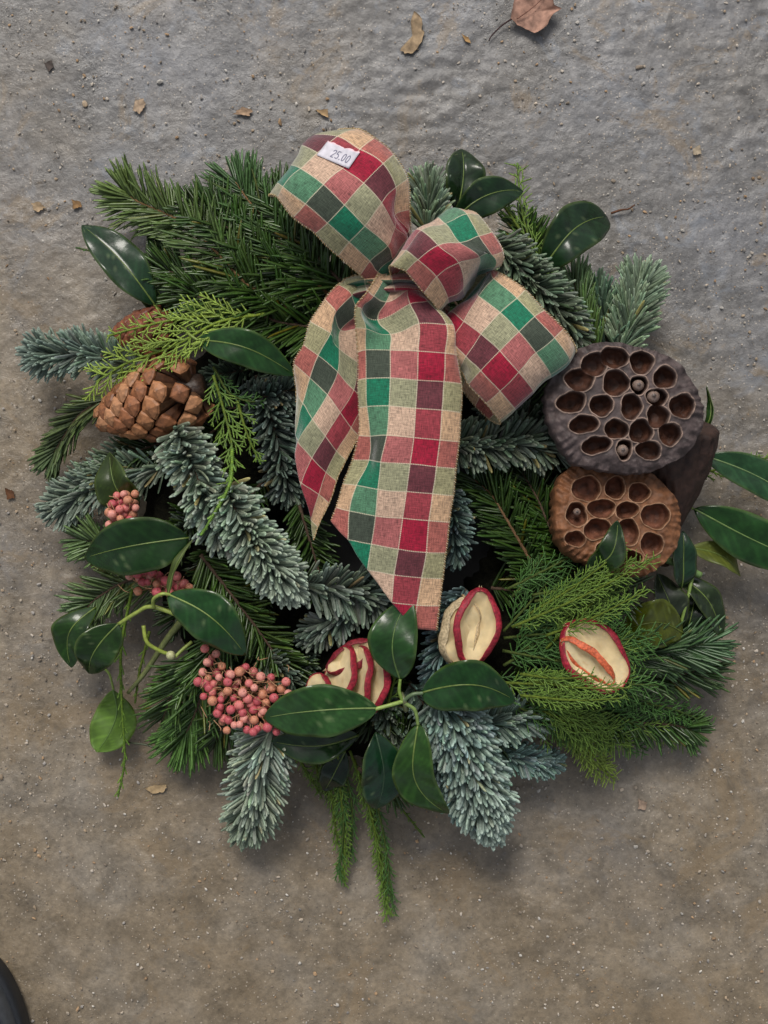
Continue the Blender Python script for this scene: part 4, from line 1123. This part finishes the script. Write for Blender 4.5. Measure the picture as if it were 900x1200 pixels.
    for sx, sy, sr in seeds:
        sp = c + np.array([(sx - centre[0]) * kk, -(sy - centre[1]) * kk, -.0035 + ((sx - centre[0]) * kk) * tilt[0] - ((sy - centre[1]) * kk) * tilt[1]])
        V0, T0 = ico(3); r_ = sr * kk
        W_ = V0 * [r_, r_ * .95, r_ * 1.1]
        cc = np.tile((.22, .16, .13), (len(V0), 1)); cc[V0[:, 2] > .955] = (.05, .035, .03)
        W_[V0[:, 2] > .955, 2] += r_ * .12
        mobj('seed', W_ + sp, None, T0, [M_BERRY], root, col=cc)
    # stalk
    sb = c + np.array([cd[0] * -body, cd[1] * -body, -body])
    sb[2] = max(sb[2], .03)
    v, q, t = tube(np.array([sb + [0, 0, .006], sb + [0, 0, -.004], sb + [.004, .002, -.012]]), [.0045, .004, .0035], 8)
    mobj('stalk', v, q, t, [M_TWIG], root, col=np.tile((.06, .035, .02), (len(v), 1)))
    return tag(root, name_label, 'seed pod', 'lotus seed pods on the right of the wreath')

K7, O7 = 2.647, (560, 380)
pod('largest lotus pod, grey-purple and nearly round with twenty open cups, right of the bow', (460, 258),
    [(213, 240), (222, 180), (262, 115), (320, 72), (400, 55), (480, 66), (560, 85), (625, 120), (672, 180), (702, 235), (708, 290), (690, 350), (650, 405), (580, 440), (510, 458), (420, 452), (340, 440), (290, 420), (250, 350), (222, 300)],
    [(360, 125, 37, 34), (424, 103, 42, 31), (508, 118, 34, 34), (580, 165, 34, 32), (315, 173, 43, 33), (428, 182, 39, 38), (500, 188, 26, 27), (556, 226, 32, 25), (635, 253, 38, 35), (290, 242, 43, 30), (383, 252, 35, 31),
     (477, 255, 31, 38), (560, 285, 32, 35), (328, 310, 44, 26), (430, 325, 36, 28), (507, 332, 35, 35), (598, 340, 34, 33), (367, 375, 45, 25), (455, 388, 23, 30), (533, 390, 38, 27)],
    K7, O7, .108, (.068, .050, .048), seeds=[(500, 188, 19), (547, 222, 21), (452, 390, 19)], seed_n=5, tilt=(-.05, .05), cup_dir=(.2, .1))
pod('brown lotus pod half under green sprigs, just below the largest pod', (442, 596),
    [(245, 560), (250, 500), (280, 450), (350, 425), (440, 430), (520, 450), (590, 500), (630, 550), (640, 610), (625, 680), (585, 740), (530, 775), (450, 770), (360, 740), (280, 700), (248, 640)],
    [(338, 510, 42, 36), (428, 507, 29, 33), (502, 522, 32, 28), (305, 590, 30, 35), (384, 572, 41, 27), (463, 577, 34, 24), (553, 595, 43, 36), (368, 635, 41, 29), (462, 645, 36, 38), (540, 683, 35, 34), (300, 665, 30, 22), (400, 705, 38, 28), (475, 725, 32, 22)],
    K7, O7, .092, (.15, .062, .026), seeds=[(308, 582, 12)], seed_n=15, tilt=(-.10, -.12), cup_dir=(.3, .2))

def side_pod():
    # third pod lies on its side: a wrinkled cone whose rim faces away to the right
    A = PP([(790, 496, 70)])[0]; B = PP([(780, 640, 48)])[0]
    d = norm(B - A); L_ = np.linalg.norm(B - A); sd = norm(np.cross(d, [0, 0, 1])); up = np.cross(sd, d)
    nth, nr = 120, 46
    th = np.linspace(0, 2 * np.pi, nth, endpoint=False); V = []
    for k in range(nr):
        f = k / (nr - 1)
        r = .0235 * (1 - f ** 1.9) * (.92 + .08 * math.cos(f * 3)) + .002
        if k == 0: r *= .6
        if k == 1: r *= .92
        w = 1 + (.012 * np.sin(th * 19 + 5 * np.sin(th * 3 + f * 3)) + .12 * vnoise(th * 7, th * 0 + f * 9, 91) + .07 * vnoise(th * 19, th * 0 + f * 17, 92)) * min(1, k / 3)
        V.append(A + d * (L_ * (f if k else .03)) + sd * (r * w * np.cos(th))[:, None] + up * (r * w * np.sin(th))[:, None])
    V = np.concatenate(V)
    root = empty('lotus_seed_pod', A)
    cc = np.array([.034, .017, .012]) * (1 + .5 * fbm(V[:, 0], V[:, 1], 80, 9, 3))[:, None]
    mobj('cup', V, grid_faces(nr, nth, wrap=True), None, [M_POD], root, col=np.clip(cc, .004, 1))
    v, q, t = tube(smooth_path(np.array([B - d * .012, B, B + d * .012]), 6), [.004, .0036, .0034, .003, .003, .003], 8)
    mobj('stalk', v, q, t, [M_TWIG], root, col=np.tile((.06, .035, .02), (len(v), 1)))
    tag(root, 'dark brown lotus pod lying on its side behind the other two pods', 'seed pod', 'lotus seed pods on the right of the wreath')
side_pod()

# ------------------------------------------------------------------ pine cones
def scale_mesh(name, colr, hw=.0052, hh=.0048):
    ring = [(0, 1), (.55, .55), (1, -.02), (.62, -.62), (0, -1), (-.62, -.62), (-1, -.02), (-.55, .55)]
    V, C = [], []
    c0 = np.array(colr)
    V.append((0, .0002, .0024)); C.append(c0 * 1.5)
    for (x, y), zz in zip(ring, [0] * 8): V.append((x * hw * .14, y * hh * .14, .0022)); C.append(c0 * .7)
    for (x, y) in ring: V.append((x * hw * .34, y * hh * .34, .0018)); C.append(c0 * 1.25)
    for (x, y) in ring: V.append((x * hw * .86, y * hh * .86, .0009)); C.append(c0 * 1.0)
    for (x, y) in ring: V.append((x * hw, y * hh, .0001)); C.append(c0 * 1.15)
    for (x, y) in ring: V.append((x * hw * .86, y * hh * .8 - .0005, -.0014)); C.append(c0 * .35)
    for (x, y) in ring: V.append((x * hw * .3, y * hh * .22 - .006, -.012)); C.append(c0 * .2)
    Q, T = [], []
    for k in range(8): T.append([0, 1 + k, 1 + (k + 1) % 8])
    for r in range(5):
        for k in range(8):
            a_ = 1 + r * 8 + k; b_ = 1 + r * 8 + (k + 1) % 8; Q.append([a_, a_ + 8, b_ + 8, b_])
    V = np.array(V)
    T = np.array(T)[:, ::-1]
    me = make_mesh(name, V, Q, T, [M_CONE], col=np.clip(np.array(C), 0, 1), smooth=False)
    return me
def cone(base, tip, R, n, cols, label, openf=.35, spin=0.0, group='pine cones on the left of the wreath'):
    B, T_ = PP([base])[0], PP([tip])[0]
    d = norm(T_ - B); L_ = np.linalg.norm(T_ - B)
    sd = norm(np.cross(d, [0, 0, 1])); up = np.cross(sd, d)
    root = empty('pine_cone', (B + T_) / 2)
    tag(root, label, 'pine cone', group)
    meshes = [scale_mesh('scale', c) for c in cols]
    def rad(f): return R * (.62 + .38 * math.sin(min(f / .35, 1) * math.pi / 2)) * (1 - max(0, (f - .3) / .7) ** 1.9 * .78)
    cr = []
    f_pts = np.linspace(0, 1, 20)
    core = np.array([B + d * L_ * f for f in f_pts])
    v, q, t = tube(core, [max(rad(f) * .55, .001) for f in f_pts], 14)
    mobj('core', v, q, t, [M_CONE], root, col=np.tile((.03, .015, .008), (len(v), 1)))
    for i in range(n):
        f = (i + .5) / n; f = f ** .92
        ph = i * 2.39996 + spin
        r = rad(f)
        radial = sd * math.cos(ph) + up * math.sin(ph)
        opn = max(0, 1 - f / openf) if openf > 0 else 0
        if opn > .15 and random.random() < .28: continue
        tilt = math.radians(12 + 26 * f - 52 * opn)
        # slope of the profile
        out = norm(radial * math.cos(tilt) + d * math.sin(tilt))
        ax = norm(d - out * np.dot(d, out)); tx = np.cross(ax, out)
        pos = B + d * (L_ * f * 1.0) + radial * (r * (1.0 + .04 * random.uniform(-1, 1)))
        s = (1.08 + .40 * math.sin(math.pi * min(1, f * .9 + .1))) * (R / .0225) * (.93 + .14 * random.random())
        M = Matrix(((tx[0], ax[0], out[0], 0), (tx[1], ax[1], out[1], 0), (tx[2], ax[2], out[2], 0), (0, 0, 0, 1)))
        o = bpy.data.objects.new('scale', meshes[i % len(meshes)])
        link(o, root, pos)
        rot = Matrix.Rotation(random.uniform(-.12, .12), 4, 'Z') @ Matrix.Rotation(random.uniform(-.08, .08), 4, 'X')
        o.rotation_euler = (M @ rot).to_euler(); o.scale = (s, s, s)
    return root
cone((240, 452, 70), (117, 492, 62), .0215, 78, [(.27, .118, .050), (.22, .086, .036), (.32, .155, .075), (.18, .07, .029)], 'larger pale brown pine cone lying above the large blue-grey fir sprig', openf=.42, spin=.4)
cone((205, 392, 52), (135, 392, 46), .015, 70, [(.17, .055, .025), (.13, .04, .02)], 'small reddish brown pine cone mostly hidden behind the yellow-green cypress', openf=.3)

# ------------------------------------------------------------------ berries
def berry_meshes():
    V0, T0 = ico(3); out = []
    for c in ((.58, .17, .155), (.64, .27, .22), (.46, .09, .105), (.52, .22, .13)):
        V = V0.copy(); m_ = V0[:, 2] > .93
        V = V * (1 + .03 * fbm(V0[:, 0] * 2, V0[:, 1] * 2 + V0[:, 2], 1, 4, 2))[:, None]
        V[m_, 2] -= .10
        C = np.tile(c, (len(V), 1)) * (1 + .25 * fbm(V0[:, 0] * 2 + 5, V0[:, 1] * 2 + V0[:, 2] * 1.7, 1.5, 14, 2))[:, None]
        C[V0[:, 2] > .985] = (.10, .045, .03)
        out.append(make_mesh('berry', V, None, T0, [M_BERRY], col=np.clip(C, 0, 1)))
    return out
BM = berry_meshes()
def berries(label, spots, z, r, centre, stalks=18):
    root = empty('berry_cluster', P(centre[0], centre[1], (z - 14) * .001))
    tag(root, label, 'berry cluster', 'clusters of pink berries on the left of the wreath')
    g = Bag(); cb = P(centre[0], centre[1], (z - 13) * .001)
    for i, s_ in enumerate(spots):
        px, py = s_[0], s_[1]; dz = s_[2] if len(s_) > 2 else random.uniform(-5, 2)
        p = P(px, py, (z + dz) * .001)
        o = bpy.data.objects.new('berry', BM[random.randrange(4)]); link(o, root, p)
        rr = r * .88 * PX * random.uniform(.76, 1.08); o.scale = (rr, rr, rr * random.uniform(.92, 1.05)); o.rotation_euler = (random.uniform(-1.2, 1.2), random.uniform(-1.2, 1.2), random.uniform(0, 6))
        mid = (p + cb) / 2 + rng.normal(0, .0025, 3) + [0, 0, .002]
        v, q, t = tube(smooth_path(np.array([cb + rng.normal(0, .002, 3), mid, p]), 8), .00028, 4)
        g.add(v, q, t, (.30, .16, .08))
    for i in range(stalks):
        a_ = random.uniform(0, 6.28); q0 = P(random.choice(spots)[0], random.choice(spots)[1], (z - 1) * .001)
        q1 = q0 + np.array([math.cos(a_), math.sin(a_), .1]) * random.uniform(.004, .009)
        v, q, t = tube(smooth_path(np.array([q0, (q0 + q1) / 2 + rng.normal(0, .0012, 3), q1]), 8), .00025, 4)
        g.add(v, q, t, (.38, .22, .12))
    o = g.build('stalks', [M_TWIG], root); o['kind'] = 'stuff'
def thicken(sp, k):
    out = list(sp)
    for _ in range(k):
        a_, b_ = random.choice(sp), random.choice(sp)
        if math.hypot(a_[0] - b_[0], a_[1] - b_[1]) < 34: out.append(((a_[0] + b_[0]) / 2, (a_[1] + b_[1]) / 2, random.uniform(-11, -4)))
    return out
def crop_pts(lst, sc, off): return [(off[0] + x / sc, off[1] + y / sc) + ((dz,) if dz is not None else ()) for x, y, *r_ in lst for dz in [r_[0] if r_ else None]]
big = [(522, 232), (530, 278), (515, 312), (580, 292), (661, 295), (712, 328), (747, 330), (798, 345), (806, 385), (782, 370), (750, 368), (672, 350), (634, 345), (552, 352), (548, 382), (518, 395), (577, 405), (600, 376), (650, 382), (667, 402), (718, 388),
       (638, 425), (650, 450), (687, 440), (720, 445), (690, 475), (565, 452), (597, 510), (622, 492), (687, 516), (665, 508), (735, 500), (765, 515), (712, 498), (757, 400), (740, 470), (858, 432), (700, 410), (730, 415), (655, 470), (500, 345), (525, 350), (570, 330), (610, 320), (690, 365),
       (610, 440), (640, 490), (700, 545 - 40), (760, 440), (548, 410), (575, 430), (620, 400), (600, 345), (640, 310), (560, 250)]
berries('largest pink berry cluster, below the broad leaf on the lower left', thicken(crop_pts(big, 2.9, (60, 680)), 120), 76, 6.3, (275, 805), 40)
small = [(329, 340), (389, 334), (352, 335), (315, 368), (365, 355), (360, 380), (390, 380), (338, 385), (313, 402), (340, 416), (382, 404), (304, 436), (325, 440), (303, 395), (352, 400), (372, 420)]
berries('small pink berry cluster above the dark glossy leaf on the left', thicken(crop_pts(small, 2.8125, (20, 460)), 12), 74, 6.4, (143, 598), 6)
mid_ = [(396, 598), (420, 588), (460, 630), (430, 625), (490, 620), (526, 605), (530, 640), (460, 658), (398, 655), (568, 642), (370, 605), (412, 625), (445, 590), (500, 645), (550, 630), (545, 660)]
berries('dusky pink berry cluster half hidden under the dark glossy leaf', thicken(crop_pts(mid_, 2.8125, (20, 460)), 26), 72, 6.2, (186, 683), 16)

# ------------------------------------------------------------------ dried apple slices
def apple(label, c, ang, R, w, h, z, roll=0.0, pitch=0.0, th=.0032, curl=1.0, flesh=(.62, .50, .29), peel=(.24, .012, .025), amax=1.25, seed_=1):
    """a dried slice curled like a taco. c photo pixels; ang: direction of the fold in the picture (degrees); R half length px; w half width px; h depth px"""
    C0 = P(c[0], c[1], z * .001)
    root = empty('dried_apple_slice', C0)
    nt_, ns_ = 36, 26
    R_, w_, h_ = R * PX, w * PX, h * PX
    t = np.linspace(-1, 1, nt_); s = np.linspace(-1, 1, ns_)
    def surf(tt, aa):
        wob = 1 + .06 * np.sin(tt * 5 + seed_) + .05 * np.sin(aa * 4 + seed_ * 2)
        x = tt * R_; y = w_ * np.sin(aa) * wob * (1 - .25 * tt ** 2); zz = -h_ * np.cos(aa) * (1 - .35 * tt ** 2) + .0005 * np.sin(tt * 7 + aa * 3 + seed_)
        return np.stack([x, y, zz], -1)
    T_, S_ = np.meshgrid(t, s, indexing='ij')
    lim = np.sqrt(np.maximum(1 - T_ ** 2, .002)) * amax
    G = surf(T_, S_ * lim)
    ca, sa = math.cos(math.radians(ang)), math.sin(math.radians(ang)); r1, p1 = math.radians(roll), math.radians(pitch)
    Rx = np.array([[1, 0, 0], [0, math.cos(r1), -math.sin(r1)], [0, math.sin(r1), math.cos(r1)]]); Ry = np.array([[math.cos(p1), 0, math.sin(p1)], [0, 1, 0], [-math.sin(p1), 0, math.cos(p1)]])
    Rz = np.array([[ca, -sa, 0], [sa, ca, 0], [0, 0, 1]]); M = Rz @ Ry @ Rx
    N_ = grid_normals(G)
    up_side = G + N_ * th / 2
    V, Q, _q = shell(up_side, th)
    base = np.array(flesh)
    cc = base * (1 + .12 * fbm(V[:, 0] * 1, V[:, 1], 150, seed_, 3))[:, None]
    rr_ = np.sqrt((V[:, 0] / R_) ** 2 + (np.tile((S_ * lim / amax).reshape(-1), 2)) ** 2)
    star = .5 + .5 * np.cos(5 * np.arctan2(np.tile((S_ * lim / amax).reshape(-1), 2), V[:, 0] / R_) + seed_)
    cc = cc * (1 - .30 * np.clip((rr_ - .8) / .2, 0, 1)[:, None] * np.array([.6, 1, 1.2])) * (1 - .25 * (np.exp(-((rr_ - .3) / .07) ** 2) * star)[:, None] * np.array([.5, .8, 1]))
    mobj('flesh', V @ M.T + C0, Q, None, [M_FLESH], root, col=np.clip(cc, 0, 1))
    # peel: flattened band along the rim
    a_ = np.linspace(0, 2 * np.pi, 140, endpoint=False)
    rim_c = surf(np.cos(a_) * .995, np.sin(a_) * amax * 1.0)
    tang = norm(np.roll(rim_c, -1, 0) - np.roll(rim_c, 1, 0))
    inn = surf(np.cos(a_) * .9, np.sin(a_) * amax * .9); outd = norm(rim_c - inn)
    outd = norm(outd - tang * (outd * tang).sum(1)[:, None]); nn = np.cross(tang, outd)
    k = 10; ph = np.linspace(0, 2 * np.pi, k, endpoint=False)
    wobble = 1 + .12 * np.sin(a_ * 11 + seed_) * np.sin(a_ * 5)
    V = rim_c[:, None] + (outd[:, None] * np.cos(ph)[None, :, None] * .0005 * wobble[:, None, None] + nn[:, None] * np.sin(ph)[None, :, None] * (th * .66) * wobble[:, None, None])
    Q = grid_faces(140, k, wrap=True); last = np.array([[139 * k + j, 139 * k + (j + 1) % k, (j + 1) % k, j] for j in range(k)])
    V = V.reshape(-1, 3)
    pc = np.array(peel) * (1 + .5 * fbm(V[:, 0], V[:, 1], 260, seed_ + 9, 2))[:, None]
    mobj('peel', V @ M.T + C0, np.concatenate([Q, last]), None, [M_PEEL], root, col=np.clip(pc, 0, 1))
    return tag(root, label, 'apple slice', 'dried apple slices on the lower half of the wreath')
apple('dried apple slice curled open like a boat, right of the ribbon tail end', (563, 737), 82, 43, 24, 34, 104, roll=10, seed_=1, amax=1.25)
apple('pale peeled flank of dried apple tucked behind the left side of the boat-shaped slice', (543, 742), 78, 38, 24, 10, 94, roll=18, seed_=5, amax=1.1, peel=(.42, .33, .20), th=.005)
apple('dried apple slice with an orange-red inner rim among the cypress sprigs on the right', (701, 768), -48, 47, 33, 20, 98, roll=-12, seed_=3)
apple('inner folded slice standing inside the right-hand apple slice', (688, 778), -40, 38, 13, 14, 99, roll=20, seed_=8, peel=(.48, .10, .04), flesh=(.55, .46, .28))
apple('rightmost dried apple slice of the fan, its red rim curving down beside the pointed leaf', (434, 795), 80, 42, 30, 6, 76, roll=-52, seed_=2, amax=1.1)
apple('middle dried apple slice of the fan with a wide pale face and straight red rim', (414, 799), 80, 42, 30, 6, 77, roll=-52, seed_=4, amax=1.1)
apple('left standing dried apple slice of the fan, tilted over to the left', (393, 800), 74, 44, 28, 6, 78, roll=-52, seed_=6, amax=1.1)
apple('small pale dried apple slice at the lower left end of the fan', (368, 815), 74, 26, 20, 5, 76, roll=-40, seed_=9, amax=1.1)
apple('dark red backed dried apple slice at the top of the fan under the fir needles', (410, 768), 30, 32, 14, 14, 80, roll=-20, seed_=7, peel=(.16, .012, .02))

# ------------------------------------------------------------------ things on the ground
def flat_leaf(name, outline, z, colr, label, cat, curl=.003, mat=None, group=None, parent=None):
    pts = np.array([P(x, y, z)[:2] for x, y in outline]); c = pts.mean(0); n = 48
    cl = np.concatenate([pts, pts[:1]]); d = np.concatenate([[0], np.cumsum(np.linalg.norm(np.diff(cl, axis=0), axis=1))])
    s = np.linspace(0, d[-1], n, endpoint=False); ring = np.stack([np.interp(s, d, cl[:, k]) for k in range(2)], 1)
    jit = 1 + (.16 if cat else .05) * rng.normal(0, 1, n) * .6; ring = c + (ring - c) * ((jit + np.roll(jit, 1)) / 2)[:, None]
    rows = 9; G = []
    for k in range(rows):
        f = .02 + .98 * k / (rows - 1); q = c + (ring - c) * f
        zz = z + curl * (f ** 2) * (.5 + vnoise(q[:, 0] * 90, q[:, 1] * 90, 7)) + .0006 * vnoise(q[:, 0] * 400, q[:, 1] * 400, 8)
        G.append(np.column_stack([q, zz]))
    top = np.concatenate(G); bot = top - [0, 0, .0003]
    Q = np.concatenate([grid_faces(rows, n, wrap=True), grid_faces(rows, n, len(top), True, True)])
    e_ = (rows - 1) * n; k = np.arange(n); side = np.stack([e_ + k, e_ + k + len(top), e_ + (k + 1) % n + len(top), e_ + (k + 1) % n], -1)
    V = np.concatenate([top, bot])
    cc = np.array(colr) * (1 + .4 * fbm(V[:, 0], V[:, 1], 200, 5, 3))[:, None]
    o = mobj(name, V, np.concatenate([Q, side]), None, [mat or M_DRY], parent, col=np.clip(cc, 0, 1))
    if cat: tag(o, label, cat, group)
    return o
fl = empty('fallen_leaf', P(625, 15, .0))
tag(fl, 'dry pinkish brown fallen leaf with a thin stalk at the top of the picture', 'leaf')
flat_leaf('blade', [(601, 2), (606, -8), (625, -14), (645, -6), (648, 8), (656, 12), (645, 22), (640, 34), (628, 40), (612, 32), (598, 24)], .004, (.33, .19, .14), None, None, .006, parent=fl)
v, q, t = tube(smooth_path(PP([(600, 22, 5), (588, 30, 3), (576, 42, 2), (573, 48, 1.5)]), 14), np.linspace(1.2, .7, 14) * PX, 6)
mobj('stalk', v, q, t, [M_TWIG], fl, col=np.tile((.05, .03, .03), (len(v), 1)))
v, q, t = tube(smooth_path(PP([(606, 22, 8), (625, 8, 8), (642, -8, 8)]), 14), np.linspace(.9, .5, 14) * PX, 6)
mobj('midrib', v, q, t, [M_TWIG], fl, col=np.tile((.22, .11, .08), (len(v), 1)))
chips = [
    ([(485, 14), (494, 22), (497, 44), (485, 60), (472, 64), (470, 56), (480, 50), (486, 40), (481, 26)], (.42, .30, .18), 'crescent-shaped tan flake of dry leaf near the top, left of the fallen leaf'),
    ([(541, 40), (549, 44), (552, 51), (545, 48)], (.40, .24, .10), 'tiny orange-brown chip just left below the fallen leaf stalk'),
    ([(158, 118), (168, 115), (171, 122), (164, 133), (156, 130)], (.52, .38, .26), 'light tan chip above the left side of the wreath'),
    ([(272, 134), (284, 125), (296, 129), (293, 136), (280, 134)], (.42, .28, .18), 'flat brown and tan chip left of the price sticker loop'),
    ([(370, 129), (384, 128), (385, 138), (376, 134)], (.50, .33, .17), 'orange-tan chip just above the large bow loop'),
    ([(37, 238), (46, 236), (53, 243), (45, 249), (39, 246)], (.46, .33, .20), 'pale tan chip at the far left, level with the fir tips'),
    ([(84, 234), (94, 236), (96, 242), (86, 245)], (.33, .19, .08), 'dark orange chip right of the pale chip at the far left'),
    ([(52, 74), (60, 70), (63, 78), (57, 84)], (.09, .07, .06), 'dark speck-like chip in the upper left corner area'),
    ([(748, 936), (758, 940), (757, 950), (748, 948)], (.36, .26, .19), 'brownish chip below the lower right of the wreath'),
    ([(812, 174 + 0), (820, 170), (822, 180), (813, 182)], (.42, .34, .24), 'sandy chip on the rough concrete at the upper right'),
    ([(6, 572), (16, 576), (17, 584), (8, 585)], (.12, .05, .02), 'dark rusty chip at the left edge beside the wreath'),
    ([(170, 924), (180, 920), (196, 920), (192, 928), (178, 930)], (.50, .36, .20), 'tan chip below the hanging yellow-green strand')]
for ol, c_, lab in chips:
    flat_leaf('debris_chip', ol, .0012, tuple(v_ * .72 for v_ in c_), lab, 'debris', .0004, group='small dry chips on the concrete')
v, q, t = tube(smooth_path(PP([(716, 250, 2), (728, 246, 3), (736, 245, 3), (744, 240, 2)]), 14), np.linspace(1.6, .8, 14) * PX, 6)
tag(mobj('twig', v, q, t, [M_TWIG], None, col=np.tile((.10, .045, .025), (len(v), 1))), 'short brown twig on the concrete right of the top glossy leaf', 'twig')

# ------------------------------------------------------------------ shoe at the lower left corner
def build_shoe():
    c = P(-48, 1350, 0)
    root = empty('shoe', c)
    tag(root, 'dark rounded shoe toe at the bottom left corner', 'shoe')
    Lh, n, rows = .15, 72, 14
    th = np.linspace(0, 2 * np.pi, n, endpoint=False)
    def outline(f):
        x = np.sin(th); y = np.cos(th)
        wx = .051 * f * (1 + .10 * y) ; ly = np.where(y > 0, .134, .150) * f
        sx = np.sign(x) * np.abs(x) ** .85 * wx * (1 - .12 * np.exp(-((y + .1) / .3) ** 2)); return sx, np.sign(y) * np.abs(y) ** .9 * ly
    V = []
    for f, z in ((.97, .001), (1.0, .004), (1.0, .018), (.985, .022)):
        x, y = outline(f); V.append(np.stack([x + c[0], y + c[1], np.full(n, z)], 1))
    V = np.concatenate(V + [[[c[0], c[1], .001]], [[c[0], c[1], .022]]])
    Q = grid_faces(4, n, wrap=True)[:, ::-1]
    k = np.arange(n); T = np.concatenate([np.stack([np.full(n, 4 * n), k, (k + 1) % n], 1), np.stack([np.full(n, 4 * n + 1), 3 * n + (k + 1) % n, 3 * n + k], 1)])
    mobj('sole', V, Q, T, [M_PLAIN], root, col=np.tile((.012, .014, .018), (len(V), 1)))
    V = []
    for k_ in range(rows):
        f = k_ / (rows - 1); s = math.sqrt(max(1 - (f * .93) ** 2.4, 0)) * .965
        x, y = outline(s)
        back = np.clip(-(y) / .12, 0, 1)
        z = .0215 + .036 * f + back * .035 * f
        V.append(np.stack([x + c[0], y + c[1], z], 1))
    V = np.concatenate(V + [[[c[0], c[1], .06]]])
    kk = np.arange(n); T = np.stack([np.full(n, rows * n), (rows - 1) * n + (kk + 1) % n, (rows - 1) * n + kk], 1)
    cc = np.tile((.050, .055, .062), (len(V), 1)); cc[np.arange(len(V)) // n > 5] = (.014, .016, .034)
    mobj('upper', V, grid_faces(rows, n, wrap=True)[:, ::-1], T, [M_PLAIN], root, col=cc)
    for j in range(5):
        y = c[1] + .05 - j * .017
        v, q, t = tube(smooth_path(np.array([[c[0] - .022, y, .058], [c[0], y + .004, .064], [c[0] + .022, y - .003, .058]]), 14), .0022, 8)
        mobj('lace', v, q, t, [M_THREAD], root, col=np.tile((.02, .02, .022), (len(v), 1)))
build_shoe()
